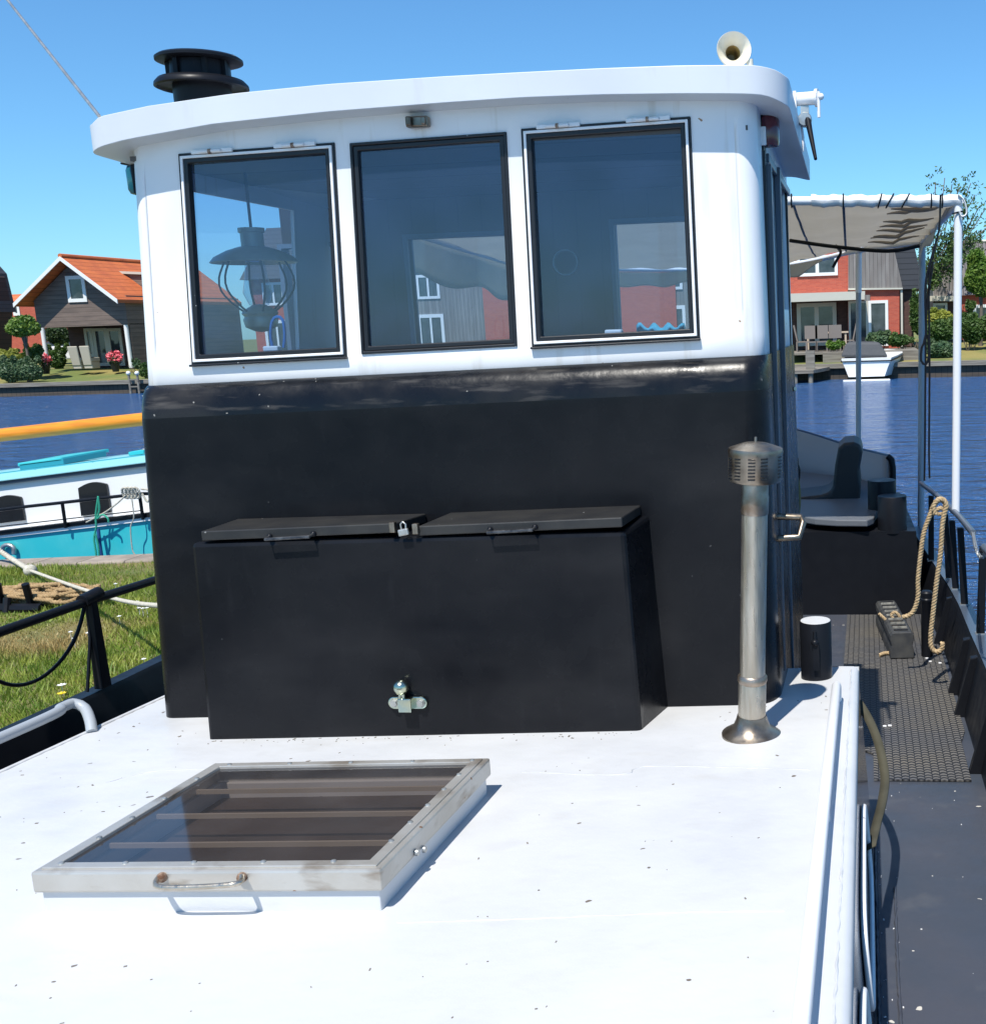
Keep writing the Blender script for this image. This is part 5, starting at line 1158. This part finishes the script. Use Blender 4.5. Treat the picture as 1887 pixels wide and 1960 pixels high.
def brick(n, c1, c2, mort):
    m = bpy.data.materials.new(n); m.use_nodes = True; t = m.node_tree; N, L = t.nodes, t.links; b = N['Principled BSDF']; b.inputs['Roughness'].default_value = .85
    tc = N.new('ShaderNodeTexCoord'); mp = N.new('ShaderNodeMapping'); mp.inputs['Rotation'].default_value = (R(90), 0, 0); L.new(tc.outputs['Object'], mp.inputs[0]); br = N.new('ShaderNodeTexBrick'); L.new(mp.outputs[0], br.inputs['Vector'])
    br.inputs['Color1'].default_value = (*c1, 1); br.inputs['Color2'].default_value = (*c2, 1); br.inputs['Mortar'].default_value = (*mort, 1); br.inputs['Scale'].default_value = 1; br.inputs['Brick Width'].default_value = .22; br.inputs['Row Height'].default_value = .07; br.inputs['Mortar Size'].default_value = .008
    L.new(br.outputs[0], b.inputs['Base Color']); return m
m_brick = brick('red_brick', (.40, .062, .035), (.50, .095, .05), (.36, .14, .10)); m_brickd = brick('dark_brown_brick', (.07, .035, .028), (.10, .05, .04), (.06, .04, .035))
m_trim = mat('white_trim', (.78, .78, .75), .5); m_trimc = mat('cream_trim', (.52, .50, .42), .6)
m_win = mat('house_window_glass', (.02, .025, .03), .05, spec=.8, col2=(.06, .07, .08), ns=1.5)
def quadY(mb, pts, Y, th=.15): mb.prism([onY(u, v, Y) for u, v in pts], (0, th, 0)); return mb
def hwin(par, u0, u1, v0, v1, Y, nn=1, fr=.10, name='window', mm=None, sl=0):
    a, b = onY(u0, v1, Y), onY(u1, v1, Y); t = onY(u0, v0, Y)
    zb_, zt_ = a.z, t.z; x0, x1 = a.x, b.x
    o = MB().rect_ring(lambda s, z, d: V(s, Y-d, z), (x0, x1, zb_, zt_), (x0+fr, x1-fr, zb_+fr, zt_-fr), .06, -.05)
    for k in range(1, nn): xm = lerp(x0, x1, k/nn); o.bx(xm-fr*.55, xm+fr*.55, Y-.05, Y+.05, zb_+fr, zt_-fr)
    w_ = o.build(name, mm or m_trim, par)
    MB().quad(V(x0+fr*.9, Y-.01, zb_+fr*.9), V(x1-fr*.9, Y-.01, zb_+fr*.9), V(x1-fr*.9, Y-.01, zt_-fr*.9), V(x0+fr*.9, Y-.01, zt_-fr*.9)).build('pane', m_win, w_); return w_
# --- left: brown gabled house with orange tiles
HY = 67.0; HD = 13.0
def zl(u): return (u)/5.186
def zv(v): return 453.6+v/5.186
def Lp(x, y, Y=HY): return onY(zl(x), zv(y), Y)
apex = Lp(712, 232); el = Lp(255, 690); er = Lp(1275, 655); zg = -.6
er.z = el.z = (er.z+el.z)/2
h1 = thing('gabled_house', (apex.x, HY, zg), 'brown boarded house with orange tiled gable roof and open porch across the water', 'house')
# roof slabs
m = MB(); yF, yR = HY-1.0, HY+HD
up_ = V(0, 0, .22)
def rsl(e, s):
    a = V(apex.x, yF, apex.z); b = V(e.x, yF, e.z); m.hexa([b, a, V(a.x, yR, a.z), V(b.x, yR, b.z), b+up_, a+up_, V(a.x, yR, a.z)+up_, V(b.x, yR, b.z)+up_])
rsl(el, -1); rsl(er, 1); m.tube([V(apex.x, yF-.02, apex.z+.25), V(apex.x, yR, apex.z+.25)], .14, 8)
rf = m.build('roof', m_tileO, h1)
m = MB()
for e in (el, er):
    a = V(apex.x, yF-.06, apex.z-.05); b = V(e.x, yF-.06, e.z-.05); m.prism([b, a, a+V(0, 0, .26), b+V(0, 0, .26)], (0, .06, 0))
m.build('barge_board', m_trim, rf)
gl0, gl1, gr1, gr0 = Lp(372, 900), Lp(358, 690), Lp(1250, 680), Lp(1268, 872)
ap2 = V(apex.x, HY, apex.z-.1); zc = (gl0.z+gr0.z)/2
m = MB().prism([V(gl0.x, HY, zc), V(gr0.x, HY, zc), V(gr0.x, HY, el.z+.35), ap2, V(gl0.x, HY, el.z+.35)], (0, .2, 0)); m.build('gable', m_clad, h1)
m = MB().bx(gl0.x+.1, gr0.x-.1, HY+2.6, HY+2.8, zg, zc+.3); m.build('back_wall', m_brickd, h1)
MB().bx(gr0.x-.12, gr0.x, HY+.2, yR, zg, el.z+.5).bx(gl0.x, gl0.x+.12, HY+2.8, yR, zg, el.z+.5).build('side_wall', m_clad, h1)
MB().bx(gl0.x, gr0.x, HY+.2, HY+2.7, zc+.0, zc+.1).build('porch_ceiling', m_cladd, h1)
for (xa, ya, xb, yb_) in ((430, 905, 455, 1290), (1253, 880, 1292, 1310)):
    a, b = Lp(xa, ya), Lp(xb, yb_); MB().tube([V((a.x+b.x)/2, HY+.05, zc), V((a.x+b.x)/2, HY+.05, zg)], .13, 10).build('porch_post', m_trim, h1, smooth=60)
hwin(h1, zl(685), zl(872), zv(385), zv(648), HY-.02, 1, .22)
for (a, b, c, d) in ((870, 950, 905, 1190), (965, 1105, 905, 1280), (1105, 1250, 905, 1280)):
    hwin(h1, zl(a), zl(b), zv(c), zv(d), HY+2.55, 1, .2, 'glazed_door', m_trimc)
m = MB(); e = lerp(0, 1, .5); cy_ = HY+3.2; xe = lerp(apex.x, er.x, .35); ze = lerp(apex.z, er.z, .35)
m.hexa([V(xe-.3, cy_, ze-.7), V(xe+2.0, cy_, ze-.9), V(xe+2.0, cy_+2.4, ze-.9), V(xe-.3, cy_+2.4, ze-.7), V(xe-.3, cy_, ze+.25), V(xe+2.0, cy_, ze+.05), V(xe+2.0, cy_+2.4, ze+.05), V(xe-.3, cy_+2.4, ze+.25)]); dm = m.build('dormer', m_clad, h1)
MB().hexa([V(xe-.5, cy_-.2, ze+.26), V(xe+2.25, cy_-.2, ze+.06), V(xe+2.25, cy_+2.6, ze+.06), V(xe-.5, cy_+2.6, ze+.26), V(xe-.5, cy_-.2, ze+.42), V(xe+2.25, cy_-.2, ze+.22), V(xe+2.25, cy_+2.6, ze+.22), V(xe-.5, cy_+2.6, ze+.42)]).build('dormer_roof', m_trimc, dm)
# wicker chairs seen from behind
m_wick = mat('pale_wicker', (.46, .42, .34), .85, bump=.6, bs=60)
def wchair(x, lab, tw):
    c = Lp(x, 1310, HY-.6); o = thing('garden_chair', (c.x, HY-.6, zg), lab, 'chair', 'pale garden chairs on the porch of the gabled house'); y = HY-.6
    MB().hexa([V(c.x-.28, y-.1, zg+.25), V(c.x+.28, y-.1, zg+.25), V(c.x+.28, y+.05, zg+.25), V(c.x-.28, y+.05, zg+.25), V(c.x-.34+tw, y-.3, zg+1.5), V(c.x+.34+tw, y-.3, zg+1.5), V(c.x+.34+tw, y-.2, zg+1.5), V(c.x-.34+tw, y-.2, zg+1.5)]).build('backrest', m_wick, o, bevel=.05)
    MB().bx(c.x-.28, c.x+.28, y-.05, y+.7, zg+.05, zg+.5).build('seat', m_wick, o, bevel=.04)
    for s in (-1, 1): MB().bx(c.x+s*.27-.05, c.x+s*.27+.05, y-.04, y+.7, zg+.5, zg+.75).build('armrest', m_wick, o, bevel=.03)
wchair(775, 'left of the two pale wicker chairs on the porch', -.02); wchair(885, 'right of the two pale wicker chairs on the porch', .04)
def pot(x, y, Y, lab, r=.35):
    c = Lp(x, y, Y); o = thing('flower_pot', (c.x, Y, zg), lab, 'plant', 'potted pink flowers by the gabled house')
    MB().lathe((c.x, Y, 0), [(.18, zg-.2), (.28, zg+.35), (.0, zg+.36)], 14).build('pot', m_dark, o); rg = random.Random(int(x)); m = MB(); leaves(m, (c.x, Y, zg+.75), (r*1.2, r, r*1.0), 160, .09, rg); m.build('blossom', mat('pink_blossom', (.72, .05, .10), .7, col2=(.75, .2, .2), ns=6), o, recalc=False)
    m = MB(); leaves(m, (c.x, Y, zg+.5), (r, r, r*.6), 120, .08, rg); m.build('leaves', L_dark, o, recalc=False)
pot(448, 1260, HY-.8, 'pot of red and pink flowers at the foot of the left porch post'); pot(1140, 1250, HY-.5, 'pot of pink flowers in front of the glazed porch doors', .42)
# bathing ladder at the quay
a, b = Lp(1285, 1350, 61.9), Lp(1370, 1350, 61.9); ld = thing('quay_ladder', (a.x, 61.8, -2), 'small ladder with two white tipped posts at the timber quay', 'ladder')
for p in (a, b): MB().tube([V(p.x, 61.8, -2.2), V(p.x, 61.8, p.z-.1)], .07, 8).build('post', m_oldwood, ld, smooth=60); MB().sph(V(p.x, 61.8, p.z), .13, 10, 8).build('post_cap', m_trim, ld, smooth=60)
MB().bx(a.x, b.x, 61.76, 61.84, -1.62, -1.55).bx(a.x, b.x, 61.76, 61.84, -1.2, -1.13).build('rung', m_oldwood, ld)
# parked white van glimpsed under the house's open side
c = Lp(570, 1130, 78); vn = thing('parked_car', (c.x, 78, -.6), 'white car with dark windows glimpsed behind the left porch post', 'car')
MB().hexa([V(c.x-1.6, 78, -.1), V(c.x+1.2, 78, -.1), V(c.x+1.2, 82, -.1), V(c.x-1.6, 82, -.1), V(c.x-1.6, 78, .9), V(c.x+1.2, 78, .9), V(c.x+1.2, 82, .9), V(c.x-1.6, 82, .9)]).build('body', m_whiteb, vn, bevel=.12)
MB().hexa([V(c.x-1.4, 78.5, .9), V(c.x+1.0, 78.5, .9), V(c.x+1.0, 81.5, .9), V(c.x-1.4, 81.5, .9), V(c.x-1.2, 78.9, 1.5), V(c.x+.8, 78.9, 1.5), V(c.x+.8, 81.2, 1.5), V(c.x-1.2, 81.2, 1.5)]).build('cab_glass', m_win, vn, bevel=.05)
MB().bx(c.x-1.2, c.x+.8, 78.9, 81.2, 1.505, 1.56).build('car_roof', m_whiteb, vn, bevel=.03)
# --- dark house at the very left edge and red roofed house behind
Y2 = 63.5
h2 = thing('dark_gabled_house', (Lp(-60, 1200, Y2).x, Y2, zg), 'dark brown boarded house cut off by the left edge', 'house')
Y2 = 73.0
w2 = [Lp(-700, 1230, Y2), Lp(100, 1230, Y2), Lp(125, 740, Y2), Lp(50, 400, Y2), Lp(-340, -40, Y2), Lp(-700, 400, Y2)]
w2[0].z = w2[1].z = zg; MB().prism(w2, (0, -9, 0)).build('wall', mat('dark_brown_boards', (.060, .042, .036), .85, axis=2, period=.3, gap=.08, bvar=.3), h2)
a, b, c2 = Lp(132, 745, Y2+.3), Lp(52, 392, Y2+.3), Lp(-340, -60, Y2+.3); MB().prism([a, b, c2, c2+V(0, 0, .25), b+V(.15, 0, .2), a+V(.22, 0, 0)], (0, -9.4, 0)).build('roof', m_tileD, h2)
Y3 = 84
h3 = thing('red_roofed_house', (Lp(190, 760, Y3).x, Y3, zg), 'small red brick house with white window between the two brown gables', 'house')
MB().prism([Lp(40, 1150, Y3), Lp(420, 1150, Y3), Lp(420, 640, Y3), Lp(40, 640, Y3)], (0, 7, 0)).build('wall', m_brick, h3)
MB().hexa([Lp(20, 650, Y3), Lp(440, 650, Y3), Lp(440, 650, Y3)+V(0, 7, 1), Lp(20, 650, Y3)+V(0, 7, 1), Lp(60, 572, Y3+2), Lp(420, 572, Y3+2), Lp(420, 572, Y3+2)+V(0, 2, 0), Lp(60, 572, Y3+2)+V(0, 2, 0)]).build('roof', m_tileO, h3)
hwin(h3, zl(140), zl(205), zv(660), zv(780), Y3-.02, 1, .2)
# --- right: red brick and grey board house
GY = 62.0
def Rp(x, y, Y=GY): return onY(1474+x/4.570, 321.3+y/4.570, Y)
def ru(x): return 1474+x/4.570
def rv(y): return 321.3+y/4.570
h4 = thing('brick_and_board_house', (Rp(600, 1560).x, GY, zg), 'red brick house with grey vertical boards and steep dark roof, patio towards the water', 'house')
q = [Rp(-400, 1115), Rp(692, 1115), Rp(692, 480), Rp(-400, 480)]; MB().prism(q, (0, 8, 0)).build('upper_wall', m_brick, h4)
q = [Rp(683, 1052), Rp(1158, 1045), Rp(1020, 430), Rp(683, 430)]; MB().prism([p+V(0, -.12, 0) for p in q], (0, .6, 0)).build('board_wall', m_cladg, h4)
MB().prism([Rp(683, 1068)+V(0, -.2, 0), Rp(1158, 1061)+V(0, -.2, 0), Rp(1158, 1047)+V(0, -.2, 0), Rp(683, 1052)+V(0, -.2, 0)], (0, .3, 0)).build('board_trim', m_trimc, h4)
a, b = Rp(1158, 1060), Rp(1010, 400); MB().hexa([a, a+V(1.2, .3, 0), a+V(1.2, 8, 0), a+V(0, 8, 0), b, b+V(1.15, .3, 0), b+V(1.15, 8, 0), b+V(0, 8, 0)]).build('roof', m_tileD, h4)
MB().prism([Rp(680, 1600), Rp(1130, 1600), Rp(1130, 1062), Rp(680, 1066)], (0, 7.5, 0)).build('lower_wall', m_brick, h4)
MB().bx(Rp(1130, 1100).x, Rp(1255, 1100).x, GY+.4, GY+7, zg, Rp(1100, 1070).z).build('side_wall', m_brickd, h4)
MB().bx(Rp(1140, 1100).x, Rp(1158, 1100).x, GY-.1, GY, zg, Rp(1100, 1070).z).build('downpipe', m_trimc, h4)
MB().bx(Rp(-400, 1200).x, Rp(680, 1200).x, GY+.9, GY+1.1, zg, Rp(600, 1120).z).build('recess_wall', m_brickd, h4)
a = Rp(-400, 1175, GY-1.2); b = Rp(830, 1150, GY-1.2); MB().hexa([V(a.x, GY-1.4, b.z), V(b.x, GY-1.4, b.z), V(b.x, GY, b.z), V(a.x, GY, b.z), V(a.x, GY-1.4, b.z+.45), V(b.x, GY-1.4, b.z+.45), V(b.x, GY, b.z+.45), V(a.x, GY, b.z+.45)]).build('canopy_beam', m_trimc, h4)
MB().bx(Rp(825, 1100, GY-1.3).x, Rp(875, 1100, GY-1.3).x, GY-1.42, GY-.9, Rp(850, 1160, GY-1.3).z, Rp(850, 1110, GY-1.3).z).build('canopy_end', m_cladg, h4)
hwin(h4, ru(235), ru(592), rv(770), rv(950), GY-.03, 2, .17)
hwin(h4, ru(240), ru(585), rv(1185), rv(1560), GY+.85, 2, .22, 'glazed_door', m_trimc)
hwin(h4, ru(690), ru(860), rv(1165), rv(1560), GY-.05, 2, .12, 'glazed_door', m_trimc); hwin(h4, ru(862), ru(1035), rv(1160), rv(1560), GY-.03, 1, .16, 'sliding_window', m_trim)
# patio table and chairs
m_gf = mat('grey_brown_garden_furniture', (.20, .17, .15), .8); m_tt = mat('pale_table_top', (.50, .40, .30), .6)
PYt = 60.5
c0 = Rp(450, 1500, PYt); zt = -.66
tbx = [Rp(240, 1, PYt).x, Rp(675, 1, PYt).x]; tbl = thing('patio_table', ((tbx[0]+tbx[1])/2, PYt, zt), 'long wooden patio table in front of the brick house', 'table')
MB().bx(tbx[0]+.2, tbx[1]-.1, PYt-.5, PYt+.5, zt+.95, zt+1.03).build('table_top', m_tt, tbl)
for sx_ in (tbx[0]+.35, tbx[1]-.25):
    for sy in (-.4, .4): MB().bx(sx_-.05, sx_+.05, PYt+sy-.05, PYt+sy+.05, zt, zt+.95).build('leg', m_tt, tbl)
def gchair(x, y, lab, side=0):
    c = V(Rp(x, 1, y).x, y, zt); o = thing('patio_chair', c, lab, 'chair', 'grey chairs round the patio table')
    MB().bx(c.x-.3, c.x+.3, y-.3, y+.3, zt+.5, zt+.56).build('seat', m_gf, o)
    if side == 0: MB().box(V(c.x, y-.33, zt+1.05), (.68, .06, .7)).build('backrest', m_gf, o)
    elif side == 1: MB().box(V(c.x, y+.33, zt+1.05), (.68, .06, .7)).build('backrest', m_gf, o)
    else: MB().box(V(c.x+.33*(side-3), y, zt+1.0), (.07, .62, .9), Matrix.Rotation(R(12*(side-3)), 3, 'Y')).build('backrest', m_gf, o)
    for sx_ in (-.27, .27):
        for sy in (-.27, .27): MB().bx(c.x+sx_-.035, c.x+sx_+.035, y+sy-.035, y+sy+.035, zt, zt+.5).build('leg', m_gf, o)
gchair(325, 59.5, 'left of the two patio chairs with their backs to the water'); gchair(420, 59.5, 'right of the two patio chairs with their backs to the water'); gchair(540, 59.6, 'patio chair at the right end of the near row')
gchair(240, 60.5, 'patio chair at the left head of the table', 2); gchair(660, 60.5, 'patio chair at the right head of the table', 4)
# small motor boat with a grey cover
BY_ = 54.6
def bp(x, y, Y=BY_): return onY(1474+x/4.570, 321.3+y/4.570, Y)
mbt = thing('motor_boat', (bp(820, 1800).x, BY_, -2), 'small white motor boat under a dark grey cover moored at the far quay', 'boat')
cx_ = bp(815, 1).x; hwid = (bp(1045, 1).x-bp(575, 1).x)/2; zt2 = bp(800, 1665).z; zm = bp(800, 1690).z; zb3 = bp(800, 1800).z
def bsec(t, w_): return [(-w_*.72, zb3-.15), (-w_*.86, (zb3+zm)/2), (-w_*.97, zm), (-w_, zt2), (w_, zt2), (w_*.97, zm), (w_*.86, (zb3+zm)/2), (w_*.72, zb3-.15)]
m = MB(); S = [(0, .96), (1.2, 1.0), (2.6, .96), (3.6, .72), (4.3, .32), (4.6, .04)]
secs = [[V(cx_+x+.25*t, BY_+t, z+(.06*t if z > zb3 else 0)) for x, z in bsec(t, hwid*f)] for t, f in S]
for a, b in zip(secs, secs[1:]):
    for k in range(8): m.quad(a[k], a[(k+1) % 8], b[(k+1) % 8], b[k])
m.add(secs[0], [tuple(range(8))]); m.build('hull', m_whiteb, mbt, smooth=40)
MB().tube([secs[0][2]+V(-.02, -.02, 0)]+[s[2]+V(-.03, 0, 0) for s in secs], .045, 6).tube([s[5]+V(.03, 0, 0) for s in secs], .045, 6).tube([secs[0][2]+V(0, -.04, 0), secs[0][5]+V(0, -.04, 0)], .03, 6).build('rub_rail', m_dark, mbt, smooth=60)
ca, cb_, cc_, cd_ = bp(610, 1655), bp(1035, 1655), bp(960, 1525), bp(665, 1525)
def dy(p, d, s=0): return V(p.x+s, p.y+d, p.z)
MB().hexa([ca+V(0, .1, 0), cb_+V(0, .1, 0), dy(cb_, 3.6, -.3), dy(ca, 3.6, .7), cd_+V(0, .35, 0), cc_+V(0, .35, 0), dy(cc_, 2.0, -.1), dy(cd_, 2.0, .2)]).build('cover', mat('dark_grey_boat_cover', (.065, .068, .072), .75, bump=.6, bs=3, bd=.05), mbt, bevel=.12)
MB().bx(cx_-hwid*.9, cx_+hwid*.9, BY_-.5, BY_-.02, -2.05, -1.93).build('swim_platform', m_whiteb, mbt, bevel=.03)
# jetty left of it
jt = thing('jetty', (bp(280, 1, 55).x, 55, -2), 'short weathered wooden jetty beside the covered motor boat', 'jetty')
MB().hexa([V(bp(-300, 1, 54).x, 53.6, -1.52), V(bp(340, 1, 54).x, 53.6, -1.52), V(bp(560, 1, 57).x, 57.5, -1.5), V(-9, 57.5, -1.5), V(bp(-300, 1, 54).x, 53.6, -1.36), V(bp(340, 1, 54).x, 53.6, -1.36), V(bp(560, 1, 57).x, 57.5, -1.32), V(-9, 57.5, -1.32)]).build('deck', m_oldwood, jt)
for x in (170, 310): 
    c = bp(x, 1, 53.7); MB().tube([V(c.x, 53.8, -2.4), V(c.x, 53.8, -1.53)], .12, 8).build('pile', m_oldwood, jt, smooth=60)
c = bp(308, 1, 53.9); MB().bx(c.x-.22, c.x+.22, 54.0, 54.3, -1.36, bp(308, 1600, 54).z).build('post', m_oldwood, jt)
m = MB().bx(bp(420, 1, 57).x, bp(1290, 1, 57).x, 57.6, 58.0, -1.2, -.66).bx(bp(100, 1, 57).x, bp(1290, 1, 57).x, 58.0, 62.0, -.76, -.655); tag(m.build('terrace', m_oldwood, None), 'raised timber terrace in front of the brick house', 'terrace')
# second house to the right
KY = 70
h5 = thing('grey_boarded_house', (onY(1850, 640, KY).x, KY, zg), 'grey boarded house with dark tiled roof at the right edge of the photo', 'house')
def kp(u, v, Y=KY): return onY(u, v, Y)
MB().prism([kp(1786, 567), kp(1838, 567), kp(1838, 498), kp(1786, 506)], (0, 6, 0)).build('board_wall', m_cladg, h5)
MB().prism([kp(1838, 650), kp(1990, 650), kp(1990, 560), kp(1838, 560)], (0, 6, 0)).build('wall', m_brick, h5)
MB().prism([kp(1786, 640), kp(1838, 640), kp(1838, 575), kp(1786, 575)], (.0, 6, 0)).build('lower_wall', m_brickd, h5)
MB().prism([kp(1770, 576, KY-.5), kp(1840, 576, KY-.5), kp(1840, 566, KY-.5), kp(1770, 566, KY-.5)], (0, .5, 0)).build('beam', m_trimc, h5)
a, b = kp(1812, 566, KY-.3), kp(1990, 560, KY-.3); c, d = kp(1990, 458, KY+3), kp(1815, 466, KY+3); MB().hexa([a, b, V(b.x, KY+6.3, b.z), V(a.x, KY+6.3, a.z), d, c, V(c.x, c.y+.2, c.z), V(d.x, d.y+.2, d.z)]).build('roof', mat('grey_pan_tiles', (.12, .11, .11), .7, axis=0, period=.24, gap=.25, bump=.2), h5)
MB().tube([V(d.x, KY+3, d.z+.05), V(c.x, KY+3, c.z+.05)], .1, 8).build('ridge', m_trimc, h5)
hwin(h5, 1786, 1813, 580, 600, KY-.02, 1, .15); hwin(h5, 1862, 1990, 583, 640, KY-.02, 3, .2, 'glazed_door', m_trim)
# houses seen through the wheelhouse windows
def through(uc, Y, wd, zt_, lab, board, wf=(-.34, -.1, .14, .36)):
    c = onY(uc, 620, Y); o = thing('terraced_house', (c.x, Y, zg), lab, 'house')
    MB().bx(c.x-wd/2, c.x+wd/2, Y, Y+7, zg, zt_).build('wall', m_brick if not board else m_cladg, o)
    x0, x1 = c.x-wd/2-.4, c.x+wd/2+.4; zr = zt_+3.4
    MB().hexa([V(x0, Y-.5, zt_), V(x1, Y-.5, zt_), V(x1, Y+7.5, zt_), V(x0, Y+7.5, zt_), V(x0, Y+3.3, zr), V(x1, Y+3.3, zr), V(x1, Y+3.7, zr), V(x0, Y+3.7, zr)]).build('roof', m_tileD, o)
    k = 2094.0/Y
    for i, f in enumerate(wf):
        x = c.x+f*wd; o2 = MB().rect_ring(lambda s, z, d: V(s, Y-d, z), (x-.7, x+.7, zg+3.6, zg+5), (x-.55, x+.55, zg+3.75, zg+4.85), .07, -.02); o2.bx(x-.06, x+.06, Y-.06, Y, zg+3.75, zg+4.85); w_ = o2.build('window', m_trim, o); MB().quad(V(x-.58, Y-.02, zg+3.7), V(x+.58, Y-.02, zg+3.7), V(x+.58, Y-.02, zg+4.9), V(x-.58, Y-.02, zg+4.9)).build('pane', m_win, w_)
        o2 = MB().rect_ring(lambda s, z, d: V(s, Y-d, z), (x-.8, x+.8, zg+.2, zg+2.7), (x-.62, x+.62, zg+.35, zg+2.5), .07, -.02); o2.bx(x-.06, x+.06, Y-.06, Y, zg+.3, zg+2.5); w_ = o2.build('glazed_door', m_trim, o); MB().quad(V(x-.65, Y-.02, zg+.3), V(x+.65, Y-.02, zg+.3), V(x+.65, Y-.02, zg+2.5), V(x-.65, Y-.02, zg+2.5)).build('pane', m_win, w_)
through(905, 64, 8.5, 5.2, 'pale grey boarded house with white windows seen through the middle front window', True, (-.30, .22))
through(1245, 63, 9, 5.2, 'grey and brick house seen through the right front window', True)
MB_b = bpy.data.objects.get('terraced_house.001')
mid_ = bpy.data.objects.get('terraced_house'); x = onY(962, 600, 63.9); MB().bx(x.x-1.1, x.x+1.3, 63.82, 63.98, -.6, 4.0).build('brick_panel', m_brick, mid_)
x = onY(1240, 560, 62.9); MB().bx(x.x-1.6, x.x+1.6, 62.88, 63.0, .4, 4.2).build('brick_panel', m_brick, MB_b)
through(620, 66, 9, 4.6, 'brick house seen through the left front window behind the oil lamp', False)

# --- planting on the far bank
def pl(x): return zl(x)
plant('round_tree', 'dense round lollipop tree in front of the dark gabled house', 'tree', pl(225), zv(880), 62.9+1.2, [(0, 0, 27, 19), (-14, 5, 18, 13), (15, 4, 18, 14), (5, -10, 18, 10), (-4, 12, 20, 9)], L_bright, .12, 1500, 2, .10)
bush('feathery blue green shrub at the left edge of the far quay', pl(90), zv(1330), 63.2, 26, 22, L_blue, .09, 1500, 3)
bush('feathery blue green shrub nearest the lawn on the far bank', pl(280), zv(1330), 63.2, 26, 22, L_blue, .09, 1500, 4)
bush('low yellow green shrub under the round tree', pl(90), zv(1180), 64.5, 26, 11, L_yel, .09, 700, 5)
bush('leafy green shrub between the round tree and the porch post', pl(330), zv(1170), 65.5, 18, 20, L_mid, .10, 900, 6)
bush('glossy green bush filling the open side of the porch', pl(560), zv(1210), 71, 22, 22, L_mid, .11, 1000, 7)
plant('garden_tree', 'dark tree seen under the left end of the gable', 'tree', pl(570), zv(970), 74, [(0, 0, 24, 20), (10, 5, 16, 14)], L_dark, .12, 900, 8, .12)
bush('small green shrub beside the right porch post', pl(1450), zv(1340), 63.5, 12, 14, L_mid, .09, 500, 9)
bush('grey green shrub at the foot of the right porch post', pl(1350), zv(1270), 66, 7, 9, L_blue, .08, 300, 10)
def rr2(x): return ru(x)
bush('soft grassy shrub against the sliding window of the brick house', rr2(960), rv(1500), 60.0, 24, 12, L_blue, .10, 900, 12)
bush('grassy shrub between the covered boat and the hedge', rr2(1130), rv(1510), 60.0, 26, 12, L_mid, .10, 900, 13)
bush('small bright bush beside the patio chairs', rr2(570), rv(1555), 58.6, 16, 8, L_bright, .09, 500, 14)
bush('tall laurel at the corner of the brick house', rr2(1270), rv(1290), 61.5, 13, 38, L_mid, .11, 900, 15)
bush('yellow green spirea bush left of the white awning post', rr2(1480), rv(1310), 61, 26, 14, L_yel, .10, 900, 16)
bush('dark hedge left of the white awning post', rr2(1490), rv(1430), 60.5, 30, 22, L_mid, .11, 1200, 17)
bush('clipped hedge right of the white awning post', rr2(1760), rv(1400), 60.5, 26, 28, L_mid, .11, 1500, 18)
bush('clipped hedge running out of the right edge', rr2(1950), rv(1400), 60.5, 30, 28, L_mid, .11, 1200, 19)
bush('bluish reeds on the far quay left of the white post', rr2(1490), rv(1590), 58.5, 26, 16, L_blue, .10, 900, 20)
plant('round_tree', 'dense round street tree at the right edge of the photo', 'tree', rr2(1840), rv(930), 62, [(0, 0, 26, 32), (-8, -28, 16, 20), (6, 20, 24, 22), (16, -6, 22, 28), (-12, 12, 18, 22)], L_bright, .13, 1500, 21, .12)
bush('small clipped ball shrub below the round street tree', rr2(1745), rv(1215), 61.8, 10, 12, L_mid, .09, 500, 22)
# tall sparse tree
def sparse(label, u, v0, Y, tips, seed):
    rg = random.Random(seed); c = onY(u, v0, Y); z0 = gzf(c.x, Y); o = thing('tall_tree', (c.x, Y, z0), label, 'tree'); t = MB(); m = MB()
    fork = onY(u+3, 560, Y)
    t.tube([V(c.x, Y, z0), fork], [.14, .10], 8)
    for (tu, tv) in tips:
        e = onY(tu, tv, Y+rg.uniform(-1.2, 1.2)); mid = lerp(fork, e, .5)+V(rg.uniform(-.3, .3), 0, .2); t.tube(smooth_path([fork, mid, e], .3), .028, 5)
        for k in range(22):
            f = rg.uniform(.30, 1.08); p = lerp(fork, e, f)+V(rg.gauss(0, .30), rg.gauss(0, .5), rg.gauss(0, .30)); leaves(m, p, (.22, .22, .22), 8, .10, rg)
    m.build('crown', L_mid, o, recalc=False); t.build('trunk', m_bark, o, smooth=60)
sparse('tall slender tree with sparse small leaves rising behind the awning', 1772, 640, 66, [(1790, 348), (1808, 340), (1822, 352), (1838, 356), (1850, 380), (1858, 350), (1866, 372), (1874, 395), (1884, 402), (1860, 420), (1846, 440), (1870, 440), (1884, 450), (1850, 470), (1830, 430), (1812, 470), (1865, 460), (1895, 430), (1790, 480), (1800, 520), (1762, 480), (1752, 520), (1772, 510)], 5)
